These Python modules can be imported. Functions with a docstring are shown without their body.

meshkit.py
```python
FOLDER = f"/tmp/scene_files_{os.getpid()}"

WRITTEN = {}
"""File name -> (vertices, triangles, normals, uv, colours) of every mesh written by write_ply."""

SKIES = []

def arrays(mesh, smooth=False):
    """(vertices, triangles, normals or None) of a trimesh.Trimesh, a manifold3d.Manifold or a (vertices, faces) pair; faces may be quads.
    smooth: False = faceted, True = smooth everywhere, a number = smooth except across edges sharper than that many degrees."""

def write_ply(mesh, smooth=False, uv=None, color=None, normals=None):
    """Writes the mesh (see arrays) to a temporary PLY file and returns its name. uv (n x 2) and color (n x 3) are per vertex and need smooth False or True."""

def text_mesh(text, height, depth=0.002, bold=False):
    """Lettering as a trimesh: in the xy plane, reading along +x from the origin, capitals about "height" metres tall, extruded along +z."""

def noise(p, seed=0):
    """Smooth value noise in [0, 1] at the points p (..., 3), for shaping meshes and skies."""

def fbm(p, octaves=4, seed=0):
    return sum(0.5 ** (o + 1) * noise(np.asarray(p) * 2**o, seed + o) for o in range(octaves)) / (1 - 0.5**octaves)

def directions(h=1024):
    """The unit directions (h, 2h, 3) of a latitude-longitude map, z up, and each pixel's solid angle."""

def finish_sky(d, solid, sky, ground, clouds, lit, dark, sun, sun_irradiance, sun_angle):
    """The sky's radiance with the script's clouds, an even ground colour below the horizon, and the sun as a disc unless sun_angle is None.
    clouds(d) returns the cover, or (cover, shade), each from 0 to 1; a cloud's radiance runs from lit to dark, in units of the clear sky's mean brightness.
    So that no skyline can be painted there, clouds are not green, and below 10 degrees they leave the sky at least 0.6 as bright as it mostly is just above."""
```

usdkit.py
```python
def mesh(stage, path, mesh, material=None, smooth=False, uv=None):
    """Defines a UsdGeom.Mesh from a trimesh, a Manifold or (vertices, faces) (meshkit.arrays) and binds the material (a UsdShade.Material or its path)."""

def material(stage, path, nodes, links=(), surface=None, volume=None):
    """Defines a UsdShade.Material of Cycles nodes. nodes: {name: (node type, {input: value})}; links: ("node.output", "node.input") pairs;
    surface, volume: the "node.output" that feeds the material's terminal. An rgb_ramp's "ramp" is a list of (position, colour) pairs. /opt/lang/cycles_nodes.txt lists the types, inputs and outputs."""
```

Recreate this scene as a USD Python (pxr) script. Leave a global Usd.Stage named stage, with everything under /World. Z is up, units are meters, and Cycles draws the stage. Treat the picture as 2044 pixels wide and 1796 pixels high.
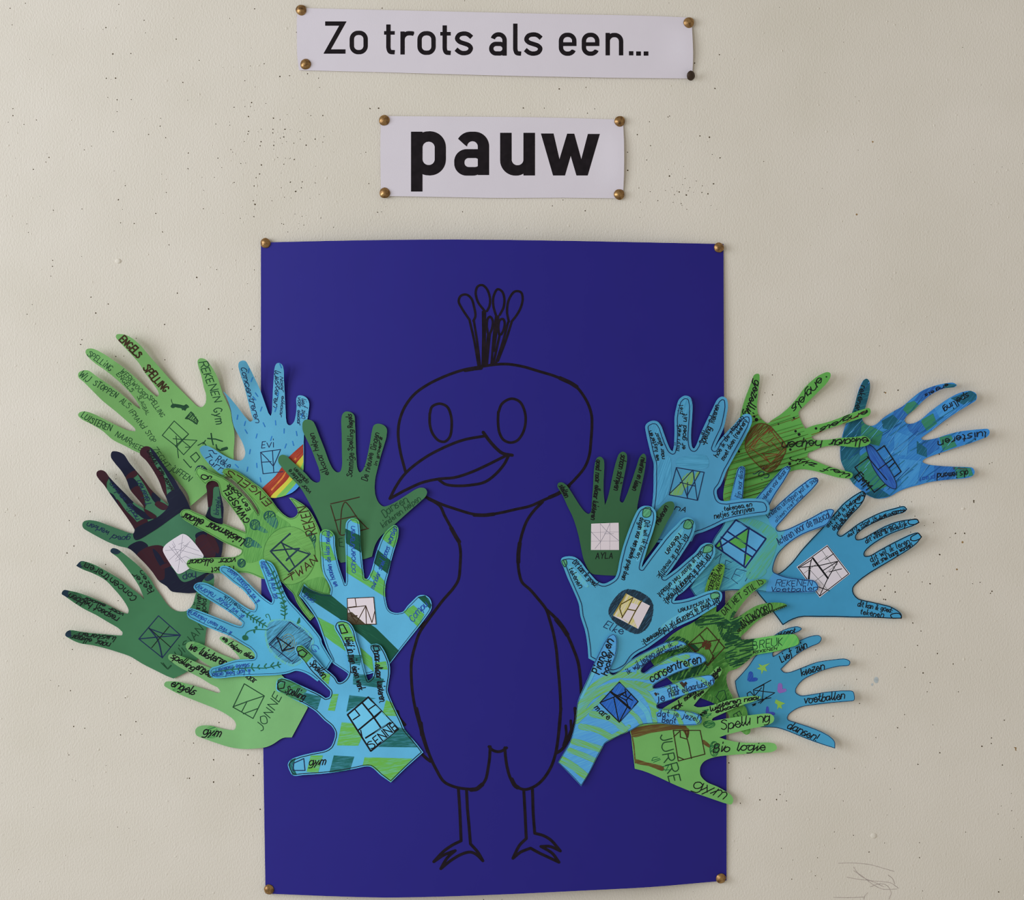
import math, random
import numpy as np, shapely, trimesh, usdkit
from scipy import ndimage
from scipy.interpolate import LinearNDInterpolator
from scipy.spatial import Delaunay
from shapely import affinity
from shapely.geometry import LineString, MultiLineString, Point, Polygon, box
from shapely.ops import unary_union
from pxr import Gf, Sdf, Usd, UsdGeom, UsdLux, UsdShade

stage = Usd.Stage.CreateInMemory()
UsdGeom.SetStageUpAxis(stage, 'Z')
UsdGeom.SetStageMetersPerUnit(stage, 1.0)
UsdGeom.Xform.Define(stage, '/World')
stage.SetDefaultPrim(stage.GetPrimAtPath('/World'))

# ---------------------------------------------------------------- camera
S = 0.5 / 924.0            # metres on the wall per picture unit: the blue card is a 50 x 70 cm sheet
DIST, EYE = 1.6, 1.40      # camera to wall, height of the camera
cam = UsdGeom.Camera.Define(stage, '/World/camera')
cam.CreateHorizontalApertureAttr(36.0)
cam.CreateFocalLengthAttr(36.0 * DIST / (2044 * S))
cam.CreateClippingRangeAttr((0.05, 100.0))
cam.AddTranslateOp().Set(Gf.Vec3d(0, -DIST, EYE))
cam.AddRotateXOp().Set(90.0)
cam.CreateExposureAttr(0.0)

# ---------------------------------------------------------------- light: soft room light and a big window to the left
dome = UsdLux.DomeLight.Define(stage, '/World/room_light')
dome.CreateColorAttr(Gf.Vec3f(1.0, 0.95, 0.87))
dome.CreateIntensityAttr(0.135)
for i, (y, z) in enumerate([(-1.25, 1.75), (-3.2, 1.75)]):       # two windows in the wall to the left
    win = UsdLux.RectLight.Define(stage, '/World/window_light' + ('_001' if i else ''))
    win.CreateWidthAttr(1.2)
    win.CreateHeightAttr(1.5)
    win.CreateColorAttr(Gf.Vec3f(0.91, 1.0, 1.13))
    win.CreateIntensityAttr(8.0)
    win.AddTranslateOp().Set(Gf.Vec3d(-2.45, y, z))
    win.AddRotateXYZOp().Set(Gf.Vec3f(90.0, 0.0, -90.0))

# ---------------------------------------------------------------- helpers
rng = random.Random(7)
nrng = np.random.RandomState(7)
names = {}
def path_for(name, parent=None):
    base = parent or '/World'
    k = names.get((base, name), -1) + 1
    names[(base, name)] = k
    return f'{base}/{name}' + (f'_{k:03d}' if k else '')
def meta(prim, label=None, category=None, group=None, kind=None):
    for k, v in (('label', label), ('category', category), ('group', group), ('kind', kind)):
        if v:
            prim.SetCustomDataByKey(k, v)
    return prim
def lin(c):
    c = np.array(c, float) / 255.0
    return np.where(c <= 0.04045, c / 12.92, ((c + 0.055) / 1.055) ** 2.4)
LIT = 0.80
def alb(c):
    return tuple(np.clip(lin(c) / LIT, 0, 0.92))

MATS = {}
def paper(key, c, var=0.06, rough=0.75, spec=0.25):
    if key in MATS: return MATS[key]
    a = np.array(alb(c))
    MATS[key] = usdkit.material(stage, '/World/Looks/' + key, {
        'g': ('geometry', {}),
        'n': ('noise_texture', {'scale': 24.0, 'detail': 5.0, 'roughness': 0.65}),
        'r': ('rgb_ramp', {'ramp': [(0.3, tuple(a * (1 - var))), (0.7, tuple(np.clip(a * (1 + var), 0, .95)))]}),
        'f': ('noise_texture', {'scale': 900.0, 'detail': 2.0}),
        'b': ('bump', {'strength': 0.12, 'distance': 0.0004}),
        'p': ('principled_bsdf', {'roughness': rough, 'specular_ior_level': spec})},
        [('g.position', 'n.vector'), ('n.fac', 'r.fac'), ('r.color', 'p.base_color'), ('g.position', 'f.vector'),
         ('f.fac', 'b.height'), ('b.normal', 'p.normal')], 'p.BSDF')
    return MATS[key]
def pencil(key, c, under, angle=0.0, cover=0.62, cross=0.0011, along=0.022, soft=0.16):
    """Pencil shading: streaks of colour c along the angle (degrees, up to the right) with paper colour showing between."""
    if key in MATS: return MATS[key]
    a, b = alb(c), alb(under)
    th = -math.radians(angle)
    lo = 1 - cover
    MATS[key] = usdkit.material(stage, '/World/Looks/' + key, {
        'g': ('geometry', {}),
        'm': ('mapping', {'mapping_type': 'texture', 'rotation': (0, th, 0), 'scale': (along, along, cross)}),
        'n': ('noise_texture', {'scale': 1.0, 'detail': 3.0, 'roughness': 0.6, 'distortion': 0.3}),
        'r': ('rgb_ramp', {'ramp': [(max(0.0, lo - soft), b), (min(1.0, lo + soft), a)]}),
        'p': ('principled_bsdf', {'roughness': 0.7, 'specular_ior_level': 0.13})},
        [('g.position', 'm.vector'), ('m.vector', 'n.vector'), ('n.fac', 'r.fac'), ('r.color', 'p.base_color')], 'p.BSDF')
    return MATS[key]
def ink(key, c, rough=0.6):
    if key in MATS: return MATS[key]
    MATS[key] = usdkit.material(stage, '/World/Looks/' + key, {
        'g': ('geometry', {}), 'n': ('noise_texture', {'scale': 160.0, 'detail': 2.0}),
        'r': ('rgb_ramp', {'ramp': [(0.3, tuple(np.array(alb(c)) * .8)), (0.7, tuple(np.array(alb(c)) * 1.25))]}),
        'p': ('principled_bsdf', {'roughness': rough, 'specular_ior_level': 0.1})},
        [('g.position', 'n.vector'), ('n.fac', 'r.fac'), ('r.color', 'p.base_color')], 'p.BSDF')
    return MATS[key]

def nums(s, o=(0, 0), k=4.0):
    """'x,y x,y!' in a traced detail whose corner is o and whose scale is k -> points on the wall plane; '!' marks a sharp corner."""
    pts, sharp = [], []
    for t in s.split():
        sh = t.endswith('!')
        x, y = t.rstrip('!').split(',')
        pts.append((o[0] + float(x) / k, o[1] + float(y) / k)); sharp.append(sh)
    return np.array(pts), sharp
def spline(pts, sharp=None, closed=False, step=2.5):
    """Centripetal Catmull-Rom through the points, broken at sharp ones."""
    pts = np.asarray(pts, float); n = len(pts)
    sharp = sharp or [False] * n
    if n < 3: return pts
    out = []
    segs = n if closed else n - 1
    for i in range(segs):
        p1, p2 = pts[i], pts[(i + 1) % n]
        p0 = pts[(i - 1) % n] if (closed or i > 0) else p1 - (p2 - p1)
        p3 = pts[(i + 2) % n] if (closed or i + 2 < n) else p2 + (p2 - p1)
        if sharp[i]: p0 = p1 - (p2 - p1)
        if sharp[(i + 1) % n]: p3 = p2 + (p2 - p1)
        d = lambda a, b: max(np.linalg.norm(b - a) ** 0.5, 1e-3)
        t0 = 0.0; t1 = t0 + d(p0, p1); t2 = t1 + d(p1, p2); t3 = t2 + d(p2, p3)
        m = max(2, int(np.linalg.norm(p2 - p1) / step))
        t = (t1 + (t2 - t1) * np.arange(m) / m)[:, None]
        A1 = (t1 - t) / (t1 - t0) * p0 + (t - t0) / (t1 - t0) * p1
        A2 = (t2 - t) / (t2 - t1) * p1 + (t - t1) / (t2 - t1) * p2
        A3 = (t3 - t) / (t3 - t2) * p2 + (t - t2) / (t3 - t2) * p3
        B1 = (t2 - t) / (t2 - t0) * A1 + (t - t0) / (t2 - t0) * A2
        B2 = (t3 - t) / (t3 - t1) * A2 + (t - t1) / (t3 - t1) * A3
        out.append((t2 - t) / (t2 - t1) * B1 + (t - t1) / (t2 - t1) * B2)
    if not closed: out.append(pts[-1:])
    return np.vstack(out)
def area(s, o, k=4.0, smooth=True):
    p, sh = nums(s, o, k)
    q = Polygon(spline(p, sh, True)) if smooth else Polygon(p)
    return q if q.is_valid else max(getattr(q.buffer(0), 'geoms', [q.buffer(0)]), key=lambda g: g.area)
def polys(g):
    if g.is_empty: return []
    if g.geom_type == 'Polygon': return [g]
    return [x for x in getattr(g, 'geoms', []) for x in polys(x)]

def fill(poly, edge=3.0, grid=9.0):
    """Triangles of a flat region with points inside as well, so that it can bend: (points, triangles)."""
    V, F, n = [], [], 0
    for p in polys(poly):
        if p.area < 0.3: continue
        q = shapely.segmentize(p.simplify(0.15), edge)
        bnd = np.vstack([np.array(r.coords)[:-1] for r in (q.exterior, *q.interiors)])
        x0, y0, x1, y1 = q.bounds
        gx, gy = np.meshgrid(np.arange(x0, x1, grid), np.arange(y0, y1, grid))
        gx = gx + (np.arange(gx.shape[0]) % 2)[:, None] * grid / 2
        g = np.stack([gx.ravel(), gy.ravel()], 1)
        inner = q.buffer(-edge * .8)
        g = g[shapely.contains_xy(inner, g[:, 0], g[:, 1])] if not inner.is_empty else g[:0]
        pts = np.vstack([bnd, g])
        pts = np.unique(np.round(pts, 4), axis=0)
        if len(pts) < 3: continue
        t = Delaunay(pts, qhull_options='QJ Qbb').simplices
        c = pts[t].mean(1)
        a = pts[t[:, 1]] - pts[t[:, 0]]; b = pts[t[:, 2]] - pts[t[:, 0]]
        cr = a[:, 0] * b[:, 1] - a[:, 1] * b[:, 0]
        ok = shapely.contains_xy(q, c[:, 0], c[:, 1]) & (np.abs(cr) > 1e-4)
        t, cr = t[ok], cr[ok]
        t[cr > 0] = t[cr > 0][:, ::-1]          # the picture's y runs down: this way the faces look at the room
        V.append(pts); F.append(t + n); n += len(pts)
    return (np.vstack(V), np.vstack(F)) if V else (np.zeros((0, 2)), np.zeros((0, 3), int))
def flat(poly, edge=7.0):
    V, F, n = [], [], 0
    for p in polys(poly):
        if p.area < 0.05: continue
        q = shapely.segmentize(p.simplify(0.08), edge)
        try: v, f = trimesh.creation.triangulate_polygon(q, engine='earcut')
        except Exception: continue
        a = v[f[:, 1]] - v[f[:, 0]]; b = v[f[:, 2]] - v[f[:, 0]]
        w = a[:, 0] * b[:, 1] - a[:, 1] * b[:, 0] > 0
        f = f.copy(); f[w] = f[w][:, ::-1]
        V.append(v); F.append(f + n); n += len(v)
    return (np.vstack(V), np.vstack(F)) if V else (np.zeros((0, 2)), np.zeros((0, 3), int))
def world(uv, h):
    """The point that stands h metres off the wall where the eye at the camera's place sees wall point uv."""
    k = (DIST - h) / DIST
    return np.stack([(uv[:, 0] - 1022) * S * k, -h, EYE - (uv[:, 1] - 898) * S * k], 1)

# ---------------------------------------------------------------- what is already on the wall, for laying sheets over each other
G, GW, GH, PADG = 4, 560, 500, 20
occ = np.zeros((GH, GW))
gu = (np.arange(GW) - PADG) * G + 0.0
gv = (np.arange(GH) - PADG) * G + 0.0
GU, GV = np.meshgrid(gu, gv)
R = 22
yy, xx = np.mgrid[-R:R + 1, -R:R + 1]
PARA = -(0.000020 * (xx ** 2 + yy ** 2))

class Sheet:
    """A thin sheet of paper on the wall: an outline, a height above the wall, and what is drawn on it."""
    T = 0.00030
    def __init__(self, name, label, category, poly, mat, want, group=None, part='paper', gap=0.0008, o=(0, 0), k=4.0, cut=True):
        self.poly, self.o, self.k, self.marks, self.words = poly, o, k, [], Polygon()
        c = poly.centroid
        self.base = np.array([(c.x - 1022) * S, 0.0, EYE - (c.y - 898) * S])
        self.path = path_for(name)
        x = UsdGeom.Xform.Define(stage, self.path)
        x.AddTranslateOp().Set(Gf.Vec3d(*map(float, self.base)))
        meta(x.GetPrim(), label, category, group)
        near = shapely.contains_xy(poly.buffer(7), GU, GV)
        d = want(GU, GV)
        need = np.where(near, np.maximum(0, occ + gap - d), 0)
        if need.max() > 0:
            need = ndimage.grey_dilation(need, size=(3, 3))
            ys, xs = np.nonzero(shapely.contains_xy(poly.buffer(60), GU, GV))
            sl = (slice(max(ys.min() - R, 0), ys.max() + R), slice(max(xs.min() - R, 0), xs.max() + R))
            sub = ndimage.grey_dilation(need[sl], structure=PARA, footprint=np.ones_like(PARA, bool))
            need[sl] = np.maximum(sub, 0)
            need = np.maximum(ndimage.gaussian_filter(need, 1.6), need * 0.92)
            need = ndimage.gaussian_filter(need, 1.2)
        self.field = ndimage.spline_filter(d + need, order=3)
        top = d + need + self.T + 0.0002
        inside = shapely.contains_xy(poly.buffer(2), GU, GV)
        occ[inside] = np.maximum(occ[inside], top[inside])
        uv, f = fill(poly, 3.0, 6.5)
        h = self.H(uv)
        self.paper = LinearNDInterpolator(uv, h)
        top, bot = world(uv, h + self.T), world(uv, h)
        e = np.sort(f[:, [0, 1, 1, 2, 2, 0]].reshape(-1, 2), 1)
        u, first, cnt = np.unique(e, axis=0, return_index=True, return_counts=True)
        be = f[:, [0, 1, 1, 2, 2, 0]].reshape(-1, 2)[first[cnt == 1]]
        n = len(uv)
        side = np.vstack([np.stack([be[:, 1], be[:, 0], be[:, 0] + n], 1), np.stack([be[:, 1], be[:, 0] + n, be[:, 1] + n], 1)])
        self.add(part, np.vstack([top, bot]), np.vstack([f, f[:, ::-1] + n, side]), mat, smooth=40)
    paper = None
    def H(self, uv):
        """Height of the sheet: of its smooth field, and once it is built of its very triangles."""
        g = ndimage.map_coordinates(self.field, [uv[:, 1] / G + PADG, uv[:, 0] / G + PADG], order=3, prefilter=False, mode='nearest')
        if self.paper is None: return g
        p = self.paper(uv)
        return np.where(np.isnan(p), g, np.maximum(p, g))
    def add(self, part, v, f, mat, label=None, smooth=True, kind=None, parent=None):
        if len(f) == 0: return
        m = usdkit.mesh(stage, path_for(part, parent or self.path), (v - self.base, f), mat, smooth=smooth)
        meta(m.GetPrim(), label, kind=kind)
        return m
    def mark(self, part, poly, mat, lift=0.00012, label=None, clip=True, big=False, kind=None):
        """A flat region drawn or glued on the sheet."""
        """Each mark lies on the marks and glued squares beneath it."""
        if clip: poly = poly.intersection(self.poly)
        if poly.is_empty: return
        parent, lift, b = self.path, 0.00015, poly.bounds
        for q, pre, top, path in self.marks:
            qb = q.bounds
            if top + .00004 > lift and b[0] < qb[2] and qb[0] < b[2] and b[1] < qb[3] and qb[1] < b[3] and pre.intersects(poly):
                lift = top + .00004
        for q, pre, top, path in self.marks:
            if path and q.buffer(3).contains(poly): parent = path
        shapely.prepare(poly)
        self.marks.append((poly, poly, lift, None))
        uv, f = fill(poly, 3.5, 6.0) if big or not poly.buffer(-3.5).is_empty else flat(poly, 2.5)
        if len(f): self.add(part, world(uv, self.H(uv) + self.T + lift), f, mat, label, parent=parent, kind=kind)
    def pts(self, s, o=None, k=None): return nums(s, o or self.o, k or self.k)
    def patch(self, s, mat, part='pencil_patch', smooth=True, o=None, lift=0.00012, label=None, k=None):
        self.mark(part, area(s, o or self.o, k or self.k, smooth), mat, lift, label, big=True)
    def line(self, s, w, mat, part='pencil_line', smooth=False, o=None, closed=False, lift=0.00026, k=None, label=None):
        """Strokes, separated by '|', all of one drawing."""
        ls = []
        for one in s.split('|'):
            p, sh = self.pts(one, o, k)
            if closed: p = np.vstack([p, p[:1]]) if not smooth else p
            q = spline(p, sh, closed) if smooth else p
            if smooth and closed: q = np.vstack([q, q[:1]])
            ls.append(LineString(q).buffer(w / (k or self.k) / 2, quad_segs=3))
        self.mark(part, unary_union(ls), mat, lift, label)
    def hatch(self, s, angle, gap, w, mat, part='hatching', o=None, smooth=True, jit=6.0, lift=0.0002, frac=1.0, seed=1, k=None, label=None):
        kk = k or self.k
        g = (area(s, o or self.o, kk, smooth) if isinstance(s, str) else s).intersection(self.poly)
        if g.is_empty: return
        r = random.Random(seed)
        c = g.centroid; b = g.bounds
        L = math.hypot(b[2] - b[0], b[3] - b[1]) / 2 + 3
        out, y = [], -L
        while y < L:
            a = math.radians(-angle + r.uniform(-jit, jit))
            x0, x1 = -L, L
            if frac < 1:
                m = r.uniform(-L, L); x0, x1 = m - L * frac, m + L * frac
            dx, dy = math.cos(a), math.sin(a)
            a0 = math.radians(-angle)
            cx, cy = c.x - math.sin(a0) * y, c.y + math.cos(a0) * y
            out.append(LineString([(cx + dx * x0, cy + dy * x0), (cx + dx * x1, cy + dy * x1)]))
            y += gap / kk * r.uniform(.6, 1.4)
        m = MultiLineString(out).intersection(g)
        self.mark(part, m.buffer(w / kk / 2, quad_segs=1), mat, lift, label, kind='stuff')
    def card(self, s, mat, o=None, part='name_card', label=None, smooth=False):
        """A small square of paper glued on: it has its own thickness."""
        g = area(s, o or self.o, self.k, smooth)
        uv, f = fill(g, 4, 8)
        h = self.H(uv) + self.T
        n = len(uv)
        e = np.sort(f[:, [0, 1, 1, 2, 2, 0]].reshape(-1, 2), 1)
        u, first, cnt = np.unique(e, axis=0, return_index=True, return_counts=True)
        be = f[:, [0, 1, 1, 2, 2, 0]].reshape(-1, 2)[first[cnt == 1]]
        side = np.vstack([np.stack([be[:, 1], be[:, 0], be[:, 0] + n], 1), np.stack([be[:, 1], be[:, 0] + n, be[:, 1] + n], 1)])
        low = max([.00005] + [t for q, pre, t, p_ in self.marks if q.intersects(g)]) + .00003
        m = self.add(part, np.vstack([world(uv, h + low + .00028), world(uv, h + low)]), np.vstack([f, f[:, ::-1] + n, side]), mat, label, smooth=40)
        shapely.prepare(g)
        self.marks.append((g, g, low + .00028, str(m.GetPath())))
    def outline(self, inset, w, mat, gaps=0.0, part='drawn_outline', seed=3):
        """The pencil line along the cut edge, inset from it."""
        g = self.poly.buffer(-inset / self.k, quad_segs=6)
        out = []
        r = random.Random(seed)
        for p in polys(g):
            if p.area < 60: continue
            q = np.array(p.exterior.simplify(.3).segmentize(6).coords) if hasattr(p.exterior, 'segmentize') else np.array(shapely.segmentize(p.exterior.simplify(.3), 6).coords)
            q = q + np.stack([np.convolve(nrng.randn(len(q)), np.ones(5) / 5, 'same'), np.convolve(nrng.randn(len(q)), np.ones(5) / 5, 'same')], 1) * .35
            out.append(LineString(q).buffer(w / self.k / 2, quad_segs=2))
        self.mark(part, unary_union(out), mat, 0.00024)
    def text(self, words, s, h, mat, w=7.0, o=None, k=None, slant=0.12, part='handwriting', label=None, jit=1.0):
        kk = k or self.k
        base, _ = self.pts(s, o, k)
        wd = w / kk * (.82 if h < 48 else .92)
        d = base[-1] - base[0]; n = np.array([d[1], -d[0]]) / np.linalg.norm(d)
        room, best = self.poly.buffer(-1.0), None
        taken = self.words.buffer(.5)
        for sc in (1.0, .86, .72, .6):                    # keep the words on the paper and off the lines already written: shift the line, or write smaller
            g0 = write(words, base, h / kk * sc, wd * (1 if sc > .8 else .9), slant, jit)
            for off in (0, -2, 2, -4, 4, -7, 7, -10, 10):
                g = affinity.translate(g0, *(n * off))
                cost = (g.difference(room).area + 1.1 * g.intersection(taken).area) / max(g.area, 1e-6) + .004 * abs(off) + .10 * (1 - sc)
                if best is None or cost < best[0]: best = (cost, g)
                if off == 0 and cost < .02: break
            if best[0] < .05: break
        self.words = self.words.union(best[1])
        self.mark(part, best[1], mat, 0.00028, label or None)

# ---------------------------------------------------------------- a pen's alphabet: x in half units, y with the baseline at 2, low letters to 6, tall ones to 8
PEN = {'a': '7 ~65 36 05 03 22 53 65|66 63 72', 'b': '6 09 02|~05 36 65 63 32 03', 'c': '6 ~65 36 05 03 32 63', 'd': '7 ~65 36 05 03 22 53 65|69 62',
 'e': '6 04 64|~64 55 36 15 04 13 32 52 63', 'f': '5 ~69 49 37 34 21 00|16 56', 'g': '7 ~65 36 05 03 22 53 65|~66 61 40 00', 'h': '6 09 02|~05 36 65 62', 'i': '2 16 12|18 19',
 'j': '3 ~26 21 00|28 29', 'k': '5 09 02|55 04 52', 'l': '2 09 03 22', 'm': '9 06 02|~05 26 45 42|~45 66 85 82', 'n': '6 06 02|~05 36 65 62',
 'o': '6 ~36 05 03 32 63 65 36', 'p': '6 06 00|~05 36 65 63 32 03', 'q': '7 ~65 36 05 03 22 53 65|66 60', 'r': '4 06 02|~05 26 46', 's': '5 ~56 26 05 44 53 22 02',
 't': '4 ~28 23 42|06 46', 'u': '6 ~06 03 22 53 66|66 62', 'v': '6 06 32 66', 'w': '8 06 22 45 62 86', 'x': '6 06 62|66 02', 'y': '6 06 32|66 00', 'z': '5 06 56 02 52',
 'A': '6 02 38 62|14 54', 'B': '6 02 08|~08 48 57 45 05|~05 55 64 52 02', 'C': '6 ~67 38 06 04 32 63', 'D': '6 02 08|~08 48 66 64 42 02', 'E': '5 58 08 02 52|05 45',
 'F': '5 58 08 02|05 45', 'G': '6 ~67 38 06 04 32 63 64|64 44', 'H': '6 02 08|62 68|05 65', 'I': '2 12 18', 'J': '4 ~48 43 22 03', 'K': '5 02 08|58 05 52', 'L': '5 08 02 52',
 'M': '6 02 08 35 68 62', 'N': '6 02 08 62 68', 'O': '6 ~38 06 04 32 64 66 38', 'P': '6 02 08|~08 58 66 45 05', 'R': '6 02 08|~08 58 66 45 05|35 62', 'S': '6 ~67 38 07 55 63 32 03',
 'T': '6 08 68|38 32', 'U': '6 ~08 03 32 63 68', 'V': '6 08 32 68', 'W': '8 08 22 46 62 88', 'X': '6 08 62|68 02', 'Y': '6 08 35 68|35 32', 'Z': '6 08 68 02 62',
 '!': '3 18 14|12 12', '.': '2 12 12', ':': '2 12 12|15 15', "'": '2 18 16', '?': '6 ~07 38 66 34|32 32', '(': '3 ~29 06 03 20', ')': '3 ~09 26 23 00', '-': '4 04 44', ' ': '4 ', '8': '6 ~35 07 38 67 35 03 32 63 35'}
def write(words, base, h, w, slant=0.12, jit=1.0):
    r = random.Random(sum(map(ord, words)) + len(words))
    glyphs, x = [], 0.0
    for ch in words:
        g = PEN.get(ch) or PEN[ch.lower()]
        adv, _, body = g.partition(' ')
        glyphs.append((x, body)); x += int(adv) * .5 + 1.15
    total = max(x - 1.15, 1e-6)
    seg = np.linalg.norm(np.diff(base, axis=0), axis=1); cum = np.concatenate([[0], np.cumsum(seg)]); Lb = cum[-1]
    sx, sy = Lb / total, h / 6.0
    out = []
    for gi, (x0, body) in enumerate(glyphs):
        if not body: continue
        c0, c1 = words[gi], words[gi + 1] if gi + 1 < len(words) else ' '
        if slant >= .2 and c0.islower() and c1.islower():
            w0 = int(PEN[c0].partition(' ')[0]) * 5
            up = c0 in 'obvwr'
            body += '|J %g,%g %g,%g' % (w0 / 10 - .1, 3.6 if up else .15, w0 / 10 + 1.35, 3.9 if up or c1 in 'acdgoq' else 2.6)
        ja, js, jy = r.uniform(-.07, .07) * jit, 1 + r.uniform(-.1, .1) * jit, r.uniform(-.3, .3) * jit
        for st in body.split('|'):
            sm = st.startswith('~')
            q = np.array([tuple(map(float, t.split(','))) for t in st[2:].split()]) if st[0] == 'J' else np.array([(int(t[0]) * .5, int(t[1]) - 2.0) for t in st.lstrip('~').split()])
            if sm and len(q) > 2: q = spline(q * 10, None, False, 7) / 10
            q = q * js
            q[:, 0] += q[:, 1] * (slant + ja); q[:, 1] += jy
            d = np.clip((q[:, 0] + x0) * sx, -Lb * .1, Lb * 1.1)
            i = np.clip(np.searchsorted(cum, np.clip(d, 0, Lb), 'right') - 1, 0, len(seg) - 1)
            dr = (base[i + 1] - base[i]) / seg[i][:, None]
            p = base[i] + dr * (d - cum[i])[:, None]
            up = np.stack([dr[:, 1], -dr[:, 0]], 1)
            p = p + up * (q[:, 1] * sy)[:, None]
            if np.ptp(p, axis=0).max() < .01: p = np.vstack([p[:1], p[:1] + [.3, .3]])
            out.append(LineString(p).buffer(w / 2, quad_segs=2))
    return unary_union(out)

# ---------------------------------------------------------------- the wall
wall_mat = usdkit.material(stage, '/World/Looks/plaster', {
    'g': ('geometry', {}),
    'm': ('mapping', {'scale': (1.25, 1.0, 0.8)}),
    'n1': ('noise_texture', {'scale': 430.0, 'detail': 3.0, 'roughness': 0.55}),
    'n2': ('noise_texture', {'scale': 60.0, 'detail': 4.0, 'roughness': 0.6}),
    'n3': ('noise_texture', {'scale': 5.0, 'detail': 4.0, 'roughness': 0.6}),
    'v': ('voronoi_texture', {'scale': 70.0}),
    'vr': ('rgb_ramp', {'ramp': [(0.0, (1, 1, 1)), (0.13, (0, 0, 0)), (1.0, (0, 0, 0))]}),
    'r': ('rgb_ramp', {'ramp': [(0.3, alb((201, 193, 178))), (0.7, alb((209, 201, 188)))]}),
    's1': ('mix', {'mix_type': 'mix', 'fac': 0.22}),
    's2': ('mix', {'mix_type': 'add', 'fac': 0.30}),
    'b': ('bump', {'strength': 0.34, 'distance': 0.0018}),
    'p': ('principled_bsdf', {'roughness': 0.85, 'specular_ior_level': 0.2})},
    [('g.position', 'm.vector'), ('m.vector', 'n1.vector'), ('m.vector', 'n2.vector'), ('g.position', 'n3.vector'), ('g.position', 'v.vector'),
     ('n3.fac', 'r.fac'), ('r.color', 'p.base_color'), ('v.distance', 'vr.fac'),
     ('n1.fac', 's1.color1'), ('n2.fac', 's1.color2'), ('s1.color', 's2.color1'), ('vr.color', 's2.color2'), ('s2.color', 'b.height'), ('b.normal', 'p.normal')], 'p.BSDF')
UsdGeom.Xform.Define(stage, '/World/wall_back')
meta(stage.GetPrimAtPath('/World/wall_back'), 'cream rough plaster wall with small dark pits', kind='structure')
wb = trimesh.creation.box([4.4, 0.12, 2.8]); wb.apply_translation([0, 0.06, 1.4])
usdkit.mesh(stage, '/World/wall_back/plaster', wb, wall_mat)

def disc_cloud(spots, seed):
    """Tiny ragged pits on the wall, one mesh."""
    r = np.random.RandomState(seed)
    V, F, n = [], [], 0
    for x, y, rad in spots:
        m = 8
        a = np.arange(m) * 2 * math.pi / m + r.rand() * 6
        rr = rad * (0.75 + .5 * r.rand(m))
        el, ph = 0.65 + .5 * r.rand(), r.rand() * 3
        q = np.stack([np.cos(a) * rr, np.sin(a) * rr * el], 1)
        q = q @ np.array([[math.cos(ph), -math.sin(ph)], [math.sin(ph), math.cos(ph)]])
        uv = np.vstack([[x, y], q + [x, y]])
        V.append(world(uv, np.concatenate([[0.00006], np.full(m, 0.00010)])))
        F.append(np.array([[0, 1 + (i + 1) % m, 1 + i] for i in range(m)]) + n); n += m + 1
    return np.vstack(V), np.vstack(F)
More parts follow.
